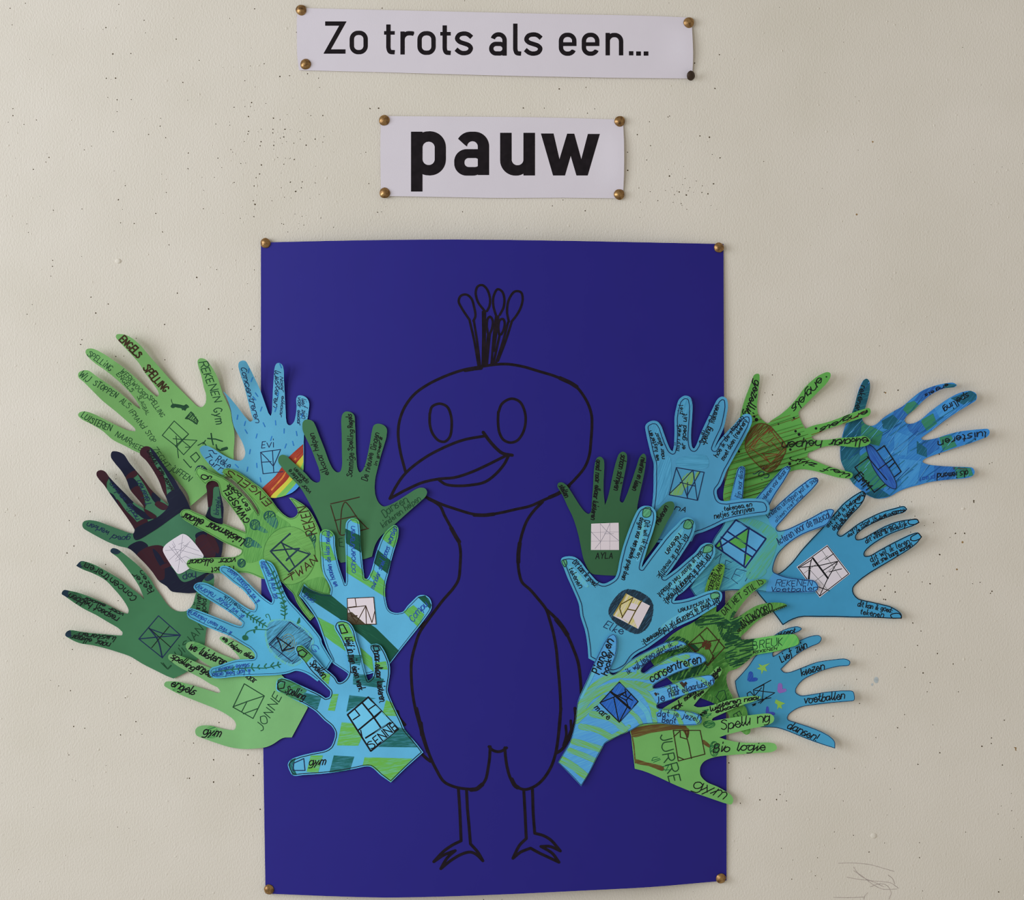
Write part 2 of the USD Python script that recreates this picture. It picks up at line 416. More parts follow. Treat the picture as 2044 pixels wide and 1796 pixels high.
k1 = [(138,18),(645,24),(55,45),(65,135),(783,110),(575,150),(790,178),(957,212),(1248,100),(1383,48),(1082,328),(1360,358),(1435,346),(1520,415),(1572,411),(1330,438),(993,448),(613,293),(711,291),(577,425),(628,424),(585,529),(636,542),(713,540),(636,606),(1020,544),(1272,583),(1367,557),(1362,578),(1350,633),(1485,642),(70,590),(70,628),(45,664),(130,676),(198,652),(870,685),(807,730),(615,715),(900,748),(1173,674),(1248,680),(1350,713),(1346,728),(1483,702),(1549,702),(1540,744),(1482,722),(1418,770),(1413,792),(1487,790),(1596,778),(458,814),(266,855),(249,880),(181,920),(620,929),(1184,859),(1021,916),(1023,831),(1420,896),(1600,865),(1411,945),(1391,965),(1579,988),(1380,1010),(1606,1040),(643,1085),(680,1008),(903,1045),(445,1135),(290,1142),(846,1159),(1385,1110),(1379,1177),(655,1210),(729,1214),(883,1260),(1530,1215),(1541,1218),(918,1330),(443,1393),(286,1414),(285,1447),(276,1500),(1177,1464),(1381,1466),(1068,1507),(1345,1541),(494,1614),(588,1651),(963,1592),(1133,1678),(520,1700),(147,1707),(893,1762),(1380,1772)]
k2 = [(1455,15),(1357,147),(1236,108),(1406,211),(1386,274),(906,190),(926,354),(1232,429),(745,441),(1424,499),(1185,519),(1036,585),(1823,588),(1758,645),(1472,689),(1822,626),(1910,467),(756,796),(178,860),(1323,768),(1897,772),(248,1009),(361,1007),(429,1016),(385,973),(815,1016),(115,1032),(1135,936),(1889,1050),(1960,1083),(1868,1105),(884,1250),(755,1227),(1096,1302),(1333,1300),(1647,1228),(2027,1262),(394,1338),(990,1364),(1333,1402),(640,1402),(1880,1413),(625,1525),(465,1548),(1355,1628),(1872,1635),(37,757),(1598,274)]
k3 = [(1390,460),(1790,620),(1870,605),(2000,505),(1980,560),(1970,740),(1990,400),(1010,200)]
spots = [(x / 2.7217, y / 2.7217, rng.uniform(.8, 1.5)) for x, y in k1] + [(1444 + x / 3.4067, 1300 + y / 3.4067, rng.uniform(.8, 1.4)) for x, y in k2]
# crop of the two signs, and the right-hand detail
spots += [(550 + x / 2.271, y / 2.271, rng.uniform(.8, 1.5)) for x, y in [(483,37),(857,3),(95,146),(20,347),(64,343),(145,334),(195,354),(199,396),(1286,403),(1407,396),(1447,493),(1414,513),(1219,490),(1123,489),(428,492),(467,490),(214,524),(1779,530),(1786,526),(1695,552),(1900,286),(2012,248),(1992,401),(41,586),(111,596),(179,631),(139,658),(38,621),(67,826),(121,824),(117,851),(180,829),(423,832),(91,866),(84,724),(409,690),(1700,660),(1682,725),(1596,690),(1596,772),(1924,616),(1967,622),(2015,715),(1786,798),(1907,820),(1647,852),(1808,882),(1871,865),(1878,850),(1933,872),(1985,833),(1960,878),(1255,933),(1404,955),(848,960),(480,960),(462,962),(1862,884),(1830,870),(1640,610)]]
spots += [(1440 + x / 4, 720 + y / 4, rng.uniform(.8, 1.5)) for x, y in [(407,113),(347,255),(407,272),(743,320),(1410,235),(2015,1118),(2015,1130),(1300,250),(1740,745)]]
spots += [(1480 + x / 4, 900 + y / 4, rng.uniform(.9, 1.6)) for x, y in [(1855,397),(1855,408),(1980,102),(2000,93),(1708,658),(1782,657),(1665,690),(1763,730),(1583,827),(1717,942),(1332,966),(1190,987),(1167,973),(1443,1045),(1506,1060),(1110,1111),(1143,1078),(1228,1126),(1135,1183),(1150,1186),(2000,1120),(1988,1136),(1845,1059),(1905,1049),(1433,1437),(1368,1373),(1405,1552),(1565,1615),(1305,1728),(1450,1772),(895,1547),(592,1588),(1690,1700)]]
spots += [(130 + x / 4, 640 + y / 4, rng.uniform(.8, 1.3)) for x, y in [(795,30),(133,152),(125,190),(567,140),(797,312),(405,285),(468,282),(300,330),(1423,150),(1508,45),(1483,70),(1467,240),(405,1262),(33,1595),(200,1525),(1335,385)]]
spots += [(110 + x / 4, 1070 + y / 4, rng.uniform(.8, 1.4)) for x, y in [(95,134),(150,78),(403,226),(315,372),(138,905),(605,1098),(560,1290),(122,1234),(28,1195),(237,1533),(148,1518),(522,1586),(110,1746),(1308,1487),(1540,1745),(1265,1785),(503,515),(645,1480)]]
spots += [(360 + x / 4, 1180 + y / 4, rng.uniform(.8, 1.4)) for x, y in [(309,1047),(105,1212),(265,1345),(538,1307),(627,1375),(583,1470),(55,1492),(72,1492),(265,1522),(637,1740)]]
for _ in range(260):
    spots.append((rng.uniform(-80, 2120), rng.uniform(-80, 1880), rng.uniform(.4, .8)))
for cx, cy, m in [(560, 270, 30), (590, 440, 18), (1350, 380, 20), (1840, 1010, 12), (470, 380, 14)]:
    for _ in range(m):
        spots.append((rng.gauss(cx, 45), rng.gauss(cy, 35), rng.uniform(.5, 1.0)))
pit_mat = ink('pit_brown', (74, 62, 46), .9)
v, f = disc_cloud(spots, 5)
meta(usdkit.mesh(stage, '/World/wall_back/plaster_pits', (v, f), pit_mat).GetPrim(), 'small dark pits in the plaster', kind='stuff')
# lumps of plaster and paint
lump_mat = paper('plaster_lump', (214, 206, 194), .02)
def lumps(spots, seed):
    r = np.random.RandomState(seed); out = []
    for x, y, rad, hh in spots:
        m = trimesh.creation.icosphere(1, 1.0)
        m.vertices *= [rad * S * (.7 + .6 * r.rand()), hh, rad * S * (.7 + .6 * r.rand())]
        m.apply_translation([(x - 1022) * S, 0, EYE - (y - 898) * S]); out.append(m)
    return trimesh.util.concatenate(out)
ls = [(236, 521, 5, .0011), (1744, 1300 + 1250 / 3.4, 5, .0009), (1480 + 1770 / 4, 900 + 460 / 4, 3, .0008)] + [(rng.uniform(-60, 2100), rng.uniform(-60, 1860), rng.uniform(1.2, 2.6), rng.uniform(.0002, .0004)) for _ in range(420)]
meta(usdkit.mesh(stage, '/World/wall_back/plaster_lumps', lumps(ls, 4), wall_mat, smooth=True).GetPrim(), 'small lumps in the plaster', kind='stuff')
def wall_mark(part, poly, mat, label):
    uv, f = flat(poly)
    m = usdkit.mesh(stage, path_for(part, '/World/wall_back'), (world(uv, np.full(len(uv), .00014)), f), mat)
    meta(m.GetPrim(), label)
o2, kk2 = (1444, 1300), 3.4067
scr = [LineString(spline(nums(s, o2, kk2)[0])).buffer(.45, quad_segs=2) for s in ('885,1465 920,1515 990,1555 1080,1565 1140,1575 1190,1610', '885,1490 940,1525 1010,1580 1080,1615 1180,1615', '840,1535 910,1548 1000,1560 1090,1600', '780,1440 880,1438 1000,1450 1090,1475 1160,1495', '750,1672 850,1674 960,1670', '980,1640 960,1665 955,1685', '1000,1600 1060,1580 1110,1590 1140,1640 1125,1685', '1120,1520 1150,1545 1165,1580')]
wall_mark('pencil_scribble', unary_union(scr), ink('faint_graphite', (163, 150, 142), .8), 'faint grey pencil scribble on the plaster')
wall_mark('paint_smudge', unary_union([area('1035,172 1052,180 1050,212 1035,215 1022,195', o2, kk2), area('1012,215 1020,222 1012,235 1004,228', o2, kk2)]), ink('smudge_blue', (165, 172, 172), .8), 'pale blue paint smudge on the plaster')
wall_mark('rust_spot', unary_union([area('1975,650 1995,655 1990,662 1992,675 1984,672 1984,660', o2, kk2), Point(1480 + 1765 / 4, 900 + 728 / 4).buffer(2.0), Point(1480 + 1720 / 4, 900 + 945 / 4).buffer(1.8), Point(1440 + 1310 / 4, 720 + 255 / 4).buffer(1.5), Point(1742, 283).buffer(1.6), Point(1710, 428).buffer(1.8)]), ink('rust', (140, 110, 72), .9), 'brown rust spots on the plaster')

# ---------------------------------------------------------------- the two printed signs
white = paper('sign_paper', (203, 195, 201), .015, .6, .3)
black = ink('printed_black', (26, 21, 24), .5)
CS, KS = (550, 0), 2.2711
def rr(x0, y0, x1, y1, r):
    r = min(r, (x1 - x0) / 2 - .01, (y1 - y0) / 2 - .01)
    return box(x0 + r, y0 + r, x1 - r, y1 - r).buffer(r, quad_segs=10)
def stroke(pts, w, sm=False):
    return LineString(spline(np.array(pts, float), None, False, 3) if sm else pts).buffer(w / 2, cap_style='flat', join_style='mitre')
def din(ch, x0, y0, x1, y1, w=19.5):
    """One letter of the printed sign's upright technical type, in the frame given."""
    xm, ym = (x0 + x1) / 2, (y0 + y1) / 2
    ring = lambda a, b, c, d: rr(a, b, c, d, 38).difference(rr(a + w, b + w, c - w, d - w, 38 - w))
    if ch == 'Z':
        return stroke([(x0 + 1, y0 + w / 2), (x1 - 12, y0 + w / 2), (x0 + 10, y1 - w / 2), (x1, y1 - w / 2)], w)
    if ch == 'o': return ring(x0, y0, x1, y1)
    if ch == 'e':
        g = ring(x0, y0, x1, y1).difference(box(xm, ym + 8, x1 + 2, y1 - 28)).union(box(x0 + 6, ym - 9, x1 - 4, ym + 8))
        return g.difference(Polygon([(xm + 12, ym + 8), (x1 + 3, ym + 8), (x1 + 3, y1 - 18), (x1 - 16, y1 - 28)]))
    if ch == 'a':
        top = ring(x0 + 6, y0, x1, y1).intersection(box(x0, y0, x1, y0 + 50)).difference(Polygon([(x0, y0 + 22), (x0 + 30, y0 + 34), (xm - 8, y0 + 60), (x0, y0 + 60)]))
        return unary_union([top, box(x1 - w, y0 + 36, x1, y1), ring(x0, ym - 10, x1, y1).difference(box(x1 - 12, ym - 12, x1 + 2, y1 + 2))])
    if ch == 's':
        return stroke([(x1 - 6, y0 + 26), (x1 - 22, y0 + 13), (xm + 2, y0 + 9), (x0 + 20, y0 + 15), (x0 + 11, y0 + 32), (x0 + 21, ym - 8), (xm, ym), (x1 - 20, ym + 8), (x1 - 10, y1 - 32), (x1 - 19, y1 - 15), (xm - 2, y1 - 9), (x0 + 22, y1 - 14), (x0 + 6, y1 - 27)], w, True)
    if ch == 'n': return box(x0, y0, x0 + w, y1).union(ring(x0, y0, x1, y1 + 60).intersection(box(x0 + 6, y0, x1, y1)).difference(box(x0 + w, y1, x1 - w, y1 + 5)))
    if ch == 'r': return box(x0, y0 + 2, x0 + w, y1).union(ring(x0, y0, x1 + 24, y1 + 40).intersection(Polygon([(x0 + 5, y0 - 2), (x1, y0 - 2), (x1, y0 + 12), (x1 - 12, y0 + 34), (x0 + 5, y0 + 45)])))
    if ch in 'tl':
        sx = x0 + (10 if ch == 't' else 0)
        foot = stroke([(sx + w / 2, y1 - 45), (sx + w / 2 + .5, y1 - 26), (sx + w / 2 + 7, y1 - 12), (x1, y1 - 9)], w, True)
        g = box(sx, y0, sx + w, y1 - 40).union(foot)
        return g.union(box(x0, y0 + 30, x1, y0 + 46)) if ch == 't' else g
    if ch == '.': return box(x0, y0, x1, y1)
def bold(ch):
    if ch == 'p': return unary_union([box(614, 597, 666, 868), rr(622, 595, 772, 795, 72)]).difference(rr(666, 642, 722, 748, 27))
    if ch == 'a':
        top = rr(818, 597, 968, 900, 66).difference(rr(868, 640, 917, 900, 24)).intersection(box(800, 590, 970, 690))
        top = top.difference(Polygon([(800, 622), (822, 624), (857, 656), (868, 664), (880, 700), (800, 700)]))
        return unary_union([top, box(917, 660, 968, 793), rr(810, 676, 950, 796, 56).union(box(900, 676, 940, 720)).difference(rr(856, 716, 924, 757, 19))])
    if ch == 'u': return unary_union([rr(1018, 470, 1160, 796, 70).intersection(box(1000, 602, 1200, 800)), box(1124, 602, 1176, 795)]).difference(rr(1070, 470, 1124, 749, 26).intersection(box(1000, 590, 1200, 800)))
    return Polygon([(1203, 605), (1260, 605), (1287, 722), (1322, 606), (1354, 606), (1386, 722), (1416, 607), (1470, 607), (1415, 795), (1364, 795), (1338, 706), (1312, 795), (1258, 795)])
def to_wall(g): return affinity.affine_transform(g, [1 / KS, 0, 0, 1 / KS, CS[0], CS[1]])
def sign(label, outline, want, letters):
    sh = Sheet('paper_sign', label, 'sign', area(outline, CS, KS), white, want, part='paper')
    for g in letters:
        sh.mark('letter', to_wall(g), black, 0.00008)
    return sh
s1 = []
for ch, x0, y0, x1, y1 in [('Z', 224, 97, 317, 243), ('o', 336, 139, 418, 246), ('t', 492, 111, 540, 246), ('r', 566, 141, 628, 247), ('o', 643, 141, 726, 249), ('t', 747, 115, 794, 249), ('s', 812, 143, 895, 250),
        ('a', 968, 146, 1048, 252), ('l', 1077, 107, 1113, 252), ('s', 1126, 147, 1210, 252), ('e', 1284, 148, 1364, 253), ('e', 1388, 148, 1468, 253), ('n', 1496, 149, 1576, 251), ('.', 1602, 232, 1622, 251), ('.', 1635, 233, 1656, 252), ('.', 1669, 233, 1690, 252)]:
    s1.append(din(ch, x0, y0, x1, y1))
sign('long white paper sign reading Zo trots als een... above the shorter sign', '100,36! 700,50 1300,64 1700,72 1885,80! 1890,160 1893,260 1888,356! 1500,352 1000,342 500,328 106,318! 98,250 97,180 96,100',
     lambda u, v: 0.0012 + 0.0022 * np.exp(-((u - 1385) / 45) ** 2) * np.clip(np.sin((v - 40) / 110 * math.pi), 0, 1) + 0.001 * (1 + np.sin(u / 140.0)) * .5, s1)
sign('short white paper sign reading pauw in bold type', '478,526! 800,528 1200,532 1575,542! 1580,650 1580,780 1575,899! 1300,896 1000,897 700,892 478,888! 476,780 475,650',
     lambda u, v: 0.0012 + 0.0022 * np.exp(-((u - 1245) / 40) ** 2) * np.clip(np.sin((v - 240) / 150 * math.pi), 0, 1) + 0.001 * (1 + np.cos(u / 120.0)) * .5, [bold(c) for c in 'pauw'])

# ---------------------------------------------------------------- the blue card with the peacock
def card_h(u, v):
    t = np.clip((v - 486) / 1270, 0, 1)
    right = np.clip((u - 1180) / 265, 0, 1) ** 2
    left = np.clip((760 - u) / 240, 0, 1) ** 2
    bow = np.clip(np.sin(t * math.pi), 0, 1)
    s = np.clip((u - 521) / 924, 0, 1)
    return 0.0014 + 0.003 * right * bow ** .7 + 0.001 * left * bow + 0.020 * 4 * s * (1 - s)
navy = paper('blue_card', (33, 27, 117), .02, .6, .22)
CARD = Sheet('poster', 'large ultramarine blue card with a black line drawing of a peacock', 'poster',
             area('521,484! 700,480 900,478 1150,481 1444,487! 1445,700 1446,1000 1448,1300 1450,1500 1450,1757! 1300,1770 1150,1778 1000,1785 850,1790 760,1791 650,1788 530,1783! 528,1650 525,1450 522,1250 521,1000 521,700', (0, 0), 1.0), navy, card_h, part='card')
marker = ink('marker_black', (27, 19, 26), .45)
A2, K2 = (760, 520), 3.3261
A3, K3 = (760, 980), 3.4543
A4, K4 = (760, 1400), 4.4435
def drawn(part, jobs):
    out = []
    for o, k, w, s in jobs:
        for one in s.split('|'):
            p, sh = nums(one, o, k)
            out.append(LineString(spline(p, sh)).buffer(w / k / 2, quad_segs=4))
    CARD.mark(part, unary_union(out), marker, 0.0001)
drawn('head_outline', [(A2, K2, 18, '165,1405 130,1270 115,1150 125,1060 160,970 220,890 300,830 420,770 550,725 660,705 700,698 780,688 850,688 950,705 1050,735 1150,765 1230,800 1300,840 1345,895 1380,960 1400,1030 1402,1100 1395,1200 1385,1290 1355,1370 1300,1440 1240,1500 1180,1545 1080,1590 990,1630 900,1650 790,1675 680,1690 600,1680 500,1650 410,1620 300,1570 240,1540'),
    (A2, K2, 26, '560,727 620,717 665,712|1190,780 1260,812 1300,838'), (A2, K2, 24, '1120,1572 1180,1545 1250,1495|620,1688 690,1690 750,1683')])
drawn('eye', [(A2, K2, 17, '325,1020 340,970 390,950 440,970 466,1030 470,1110 458,1170 425,1202 385,1195 345,1150 326,1090 325,1015')])
drawn('eye', [(A2, K2, 17, '780,1010 805,950 865,917 920,935 952,990 962,1060 945,1140 905,1195 860,1208 815,1190 787,1140 778,1070 780,1005')])
drawn('beak', [(A2, K2, 18, '60,1580! 100,1500 165,1410 290,1310 420,1240 550,1190 685,1165|150,1530 270,1475 380,1450 490,1440 600,1405 700,1360 830,1295|60,1580 150,1530|385,1455 430,1485 500,1495 600,1490 690,1470 760,1420 820,1350 848,1295'), (A2, K2, 21, '680,1140 720,1195 770,1250 810,1280 872,1292')])
for s in ['590,395 540,320 517,270 530,235 565,225 600,250 620,310 628,370 615,400|590,400 620,530 648,695|618,400 640,540 658,695',
          '690,335 645,275 630,210 645,170 675,163 705,190 725,250 722,300 705,335|678,340 680,500 676,695|692,340 690,500 690,690',
          '765,365 747,300 748,240 775,190 805,205 820,250 815,310 790,360|765,370 748,520 735,690|780,370 765,490 750,600',
          '850,405 838,340 850,260 890,205 930,210 942,250 930,310 900,365 868,405|845,410 810,540 765,680|868,410 830,530 778,665',
          '710,480 703,430 710,385 725,372 742,395 740,445 725,485|712,490 702,600 692,690|724,490 712,600 704,690',
          '785,490 780,440 790,395 810,387 822,410 815,460 800,490|790,490 770,580 748,680']:
    drawn('crest_feather', [(A2, K2, 15, s)])
drawn('body_outline', [(A3, K3, 19, '330,55 370,75 410,105 440,170 490,260 530,330 548,400 548,500 535,610 500,670 430,750 370,830 310,910 265,980 235,1070 212,1170 210,1280 220,1400 240,1510 270,1620 290,1700 322,1796'),
    (A3, K3, 19, '1115,75 1060,130 1010,200 975,290 953,390 946,480 955,570 975,630 1030,680 1090,750 1140,815 1165,890 1190,980 1210,1090 1220,1200 1232,1330 1240,1480 1235,1600 1220,1720 1208,1796'),
    (A3, K3, 27, '485,255 515,310 540,350|958,360 949,430 948,490|275,1600 285,1680'),
    (A4, K4, 25, '318,60 335,130 360,230 385,330 430,470 490,600 560,710 650,755 760,775 830,775 890,745 930,690 950,600 965,500 970,400|960,400 990,430 1040,445 1080,435 1115,410|1598,60 1588,150 1575,300 1555,440 1510,580 1430,700 1350,760 1270,780 1200,750 1150,680 1120,580 1105,480 1100,410'),
    (A4, K4, 36, '800,782 850,775 900,735|1160,690 1190,745 1215,762')])
drawn('wing_outline', [(A3, K3, 20, '1140,815 1190,860 1240,915 1285,990 1325,1080 1360,1180 1375,1280 1382,1390'), (A3, K3, 30, '1210,885 1250,935 1285,990'), (A4, K4, 26, '1722,60 1728,150 1690,270 1640,380 1600,430 1560,455'), (A4, K4, 22, '1685,170 1690,260|1640,215 1645,300 1620,390'), (A4, K4, 34, '1700,240 1660,340')])
drawn('wing_outline', [(A3, K3, 20, '255,940 310,905')])
drawn('wing_outline', [(A4, K4, 26, '370,470 400,500 440,530')])
drawn('wing_outline', [(A3, K3, 22, '115,1520 125,1560 165,1610')])
drawn('leg', [(A4, K4, 25, '688,775 700,950 712,1235! 640,1270 560,1325 470,1420! 560,1360 660,1322! 590,1385 532,1482! 620,1410 720,1352 795,1335 850,1358 905,1412! 860,1335 795,1262! 782,1100 768,950 760,780')])
drawn('leg', [(A4, K4, 25, '1268,785 1280,1000 1290,1215! 1230,1275 1172,1390! 1240,1335 1328,1300! 1400,1340 1480,1378 1580,1425! 1520,1345 1420,1285! 1500,1285 1592,1325! 1510,1230 1440,1188 1365,1168! 1352,1000 1345,780')])

# ---------------------------------------------------------------- brass thumbtacks
brass = usdkit.material(stage, '/World/Looks/old_brass', {
    'g': ('geometry', {}), 'n': ('noise_texture', {'scale': 260.0, 'detail': 4.0, 'roughness': 0.6}), 'o': ('object_info', {}),
    'r': ('rgb_ramp', {'ramp': [(0.30, (0.10, 0.055, 0.025)), (0.50, (0.34, 0.19, 0.075)), (0.72, (0.52, 0.33, 0.13))]}),
    'rr': ('rgb_ramp', {'ramp': [(0.3, (.55, .55, .55)), (0.7, (.26, .26, .26))]}),
    'b': ('bump', {'strength': 0.35, 'distance': 0.0006}),
    'p': ('principled_bsdf', {'metallic': 0.9})},
    [('g.position', 'n.vector'), ('n.fac', 'r.fac'), ('r.color', 'p.base_color'), ('n.fac', 'rr.fac'), ('rr.color', 'p.roughness'), ('n.fac', 'b.height'), ('b.normal', 'p.normal')], 'p.BSDF')
dark_brass = usdkit.material(stage, '/World/Looks/tarnished_brass', {'p': ('principled_bsdf', {'metallic': 0.5, 'roughness': 0.55, 'base_color': (0.055, 0.032, 0.018)})}, [], 'p.BSDF')
def tack(x, y, label, mat=brass, tilt=None, rad=10.6):
    rad = rad * S
    uv = np.array([[x, y]])
    i, j = int(round(y / G)) + PADG, int(round(x / G)) + PADG
    h0 = float(occ[i - 2:i + 3, j - 2:j + 3].max()) + 0.0003
    prof = [(0, .0029), (.25, .0028), (.5, .0024), (.75, .0016), (.93, .0006), (1.0, 0.0), (.9, -.0001), (0, -.0001)]
    m = trimesh.creation.revolve([(r * rad, z) for r, z in prof][::-1], sections=40)
    v = m.vertices.copy(); v[:, :2] += 0.03 * rad * np.sin(v[:, [1, 0]] / rad * 4 + x)
    m.vertices = v
    if tilt:
        m.apply_transform(trimesh.transformations.rotation_matrix(math.radians(tilt[0]), tilt[1])); h0 += rad * math.sin(math.radians(abs(tilt[0]))) * .8
    m.apply_transform(trimesh.transformations.rotation_matrix(math.pi / 2, [1, 0, 0]))
    p = path_for('thumbtack')
    c = world(uv, np.array([h0]))[0]
    xf = UsdGeom.Xform.Define(stage, p); xf.AddTranslateOp().Set(Gf.Vec3d(*map(float, c)))
    meta(xf.GetPrim(), label, 'thumbtack', 'brass thumbtacks holding the signs and the card')
    usdkit.mesh(stage, p + '/head', m, mat, smooth=50)
    sh = trimesh.creation.cylinder(0.0006, h0 + .0006, sections=8)
    sh.apply_transform(trimesh.transformations.rotation_matrix(math.pi / 2, [1, 0, 0])); sh.apply_translation([0, h0 / 2 - .0002, 0])
    usdkit.mesh(stage, p + '/pin', sh, mat, smooth=50)
for x, y, l in [(601, 20, 'top left corner of the long white sign'), (1375, 45, 'top right corner of the long white sign'), (610, 128, 'bottom left corner of the long white sign'),
                (767, 240, 'top left corner of the short white sign'), (1237, 242, 'top right corner of the short white sign'), (768, 385, 'bottom left corner of the short white sign'), (1236, 388, 'bottom right corner of the short white sign'),
                (530, 485, 'top left corner of the blue card'), (1435, 494, 'top right corner of the blue card'), (537, 1775, 'bottom left corner of the blue card'), (1439, 1753, 'bottom right corner of the blue card')]:
    tack(x, y, 'round brass thumbtack at the ' + l, rad=10.6 if y < 450 else 10.0)
tack(1379, 151, 'dark bent thumbtack at the bottom right corner of the long white sign', dark_brass, (32, [0.5, .85, 0]), 9.6)

# ---------------------------------------------------------------- the paper hands
# details the outlines were traced in: corner on the wall plane, four units to one
oA, oB, oC, oD, oE, oF = (130, 640), (390, 690), (130, 870), (400, 1000), (110, 1070), (360, 1180)
oG, oH, oI, oJ, oK, oL = (1100, 770), (1440, 720), (1480, 900), (1100, 980), (1100, 1200), (1280, 1180)
GROUP = "paper hands fanned out as the peacock's tail"
def conv(s, a, b):
    out = []
    for t in s.split():
        sh = '!' if t.endswith('!') else ''
        x, y = map(float, t.rstrip('!').split(','))
        out.append(f'{(a[0] - b[0]) * 4 + x:g},{(a[1] - b[1]) * 4 + y:g}{sh}')
    return ' '.join(out)
def hand(label, o, outline, mat, palm, lift=0.010, r0=55, r1=170, base=0.0016, tips=(), minus=None, part='paper', crease=None):
    """A cut-out hand: it lies on the wall at its palm, and its fingers curl away from it."""
    poly = area(outline, o)
    if minus is not None:
        poly = max(polys(poly.difference(minus)), key=lambda g: g.area)
    pu, pv = o[0] + palm[0] / 4, o[1] + palm[1] / 4
    tp = [(o[0] + x / 4, o[1] + y / 4, h, rad) for x, y, h, rad in tips]
    def want(u, v):
        d = np.hypot(u - pu, v - pv)
        h = base + .8 * lift * np.clip((d - r0) / (r1 - r0), 0, 1.25) ** 1.6
        for x, y, hh, rad in tp:
            h = h + hh * np.exp(-((u - x) ** 2 + (v - y) ** 2) / (2 * rad * rad))
        if crease:                                        # folded along a line: the part beyond it stands up
            x0, y0, x1, y1, slope = crease
            x0, x1, y0, y1 = o[0] + x0 / 4, o[0] + x1 / 4, o[1] + y0 / 4, o[1] + y1 / 4
            L = math.hypot(x1 - x0, y1 - y0)
            h = h * .55 + slope * S * np.maximum(0, ((u - x0) * (y0 - y1) + (v - y0) * (x1 - x0)) / L)
        return np.maximum(h, 0.001)
    return Sheet('paper_hand', label, 'paper hand', poly, mat, want, GROUP, part, o=o)

pen = ink('pen_black', (24, 24, 27))
pen_brown = ink('pen_brown', (58, 42, 28))
pen_green = ink('pen_dark_green', (32, 66, 44))
pen_blue = ink('pen_blue', (38, 70, 150))
pen_ink = ink('pen_ink', (30, 42, 74))
graphite = ink('graphite', (70, 78, 74))
red_brown = ink('red_brown', (118, 58, 36))
gold = ink('pencil_gold', (160, 140, 62))
card_white = paper('card_white', (208, 200, 206), .01, .6, .3)
card_pink = paper('card_pink', (214, 202, 206), .01, .6, .3)
nail_dark = ink('nail_dark', (34, 52, 66))
blue_dash = ink('blue_dash', (44, 112, 178))
LIME, BLUE, DKGREEN = (110, 161, 92), (90, 170, 206), (60, 108, 70)
lime = paper('lime_paper', LIME)
sky = paper('sky_blue_paper', BLUE)
evi_blue = paper('evening_blue_paper', (87, 159, 189))
elke_blue = paper('lagoon_blue_paper', (78, 158, 190))
bottle = paper('bottle_green_paper', DKGREEN)

# 1 upper left lime hand
h = hand('big lime green paper hand at the upper left with pencilled words and a dog drawing', oA,
  '600,1060 545,1035 480,1000 380,950 300,880 200,820 130,785 103,752 115,732 160,724 230,745 330,795 420,840 500,875 560,884! 560,866 480,790 400,720 300,640 220,560 150,490 106,450 108,415 140,398 185,398 260,450 380,530 480,610 560,680 600,706! 595,683 540,600 440,495 340,410 240,340 180,285 162,250 172,228 215,222 300,260 400,325 500,400 590,480 680,565 730,606! 747,598 745,570 700,500 640,420 590,340 520,260 440,175 405,130 412,110 460,108 510,125 590,185 680,290 760,380 840,470 920,550 1000,630 1060,685 1090,690 1120,660 1125,590 1110,540 1085,430 1065,370 1058,320 1075,300 1120,308 1165,360 1215,450 1245,540 1262,590 1290,650 1320,720 1332,800 1345,850 1352,900 1352,960 1345,1050 1345,1130 1330,1200 1250,1270 1130,1370 1000,1480! 985,1400 950,1340 890,1275 800,1200 700,1120', lime, (950, 900), .009,
  tips=[(1080, 330, .004, 30)])
for w, s, hh, wd in [('SPELLiNG', '172,275 260,335 355,402', 46, 7), ('WERKWOORD', '450,395 560,520 645,615', 40, 6), ('SPELLING', '655,612 710,690 765,772', 38, 6), ('ENGELS', '385,448 505,590', 46, 7),
      ('SLAGBAL', '572,605 650,755', 30, 5), ('WIJ', '105,440 170,490', 56, 7), ('STOPPEN', '218,512 400,618', 48, 7), ('ALS', '430,650 500,700', 44, 6), ('IFMANd', '505,722 615,868', 42, 6), ('STOP', '635,890 695,975', 40, 6),
      ('ZEGHT', '690,1030 810,1180', 44, 6), ('jUFFEN', '838,1190 985,1285', 48, 7), ('LUISTEREN', '118,782 220,845 350,895', 48, 7), ('NAAR', '398,918 510,985', 44, 7), ('MEE', '512,1000 605,1040', 40, 6)]:
    h.text(w, s, hh, pen_green, wd * .8)
h.text('ENGELS', '428,158 580,300', 56, pen_brown, 13, jit=1.6); h.text('SPELLING', '622,380 700,480 790,572', 58, pen_brown, 12, jit=1.6)
h.text('REKENEN', '1066,335 1130,490 1190,652', 60, pen_green, 7); h.text('Gym', '1180,705 1208,830', 68, pen_green, 8)
h.line('870,800 985,905 890,1005 775,915 870,800|835,855 935,950|885,920 895,1010 905,1095|862,942 1052,955 945,1070 880,1000 985,905|925,950 1000,1010 960,1010', 6, pen_green, 'name_drawing')
h.line('945,1108 1000,1172 1008,1165|1045,1050 1075,1090 1038,1130 1000,1085 1045,1050|1100,985 1120,955|1060,995 1105,970 1135,1010', 7, pen_green, 'name_drawing')
h.line('1138,940 1200,945 1255,962|1165,900 1172,950 1182,990|1205,990 1212,1022 1240,1036 1285,1020', 10, pen_green, 'name_drawing'); h.line('1255,1028 1288,1018', 24, pen_green, 'name_drawing')
h.patch('848,622 858,660 880,664 920,670 950,676 965,666 990,690 970,700 958,720 945,712 935,715 928,700 900,695 880,690 862,698 842,688 848,672 856,665 846,640', pen_green, 'dog_doodle')
h.hatch('1005,728 1060,800 1050,825 1030,820 1015,795 960,780', 50, 11, 5, pen_green, 'net_doodle', jit=12); h.line('1005,728 1060,800 1050,825 1025,810|960,780 1005,728|970,775 1050,822', 8, pen_green, 'net_doodle')
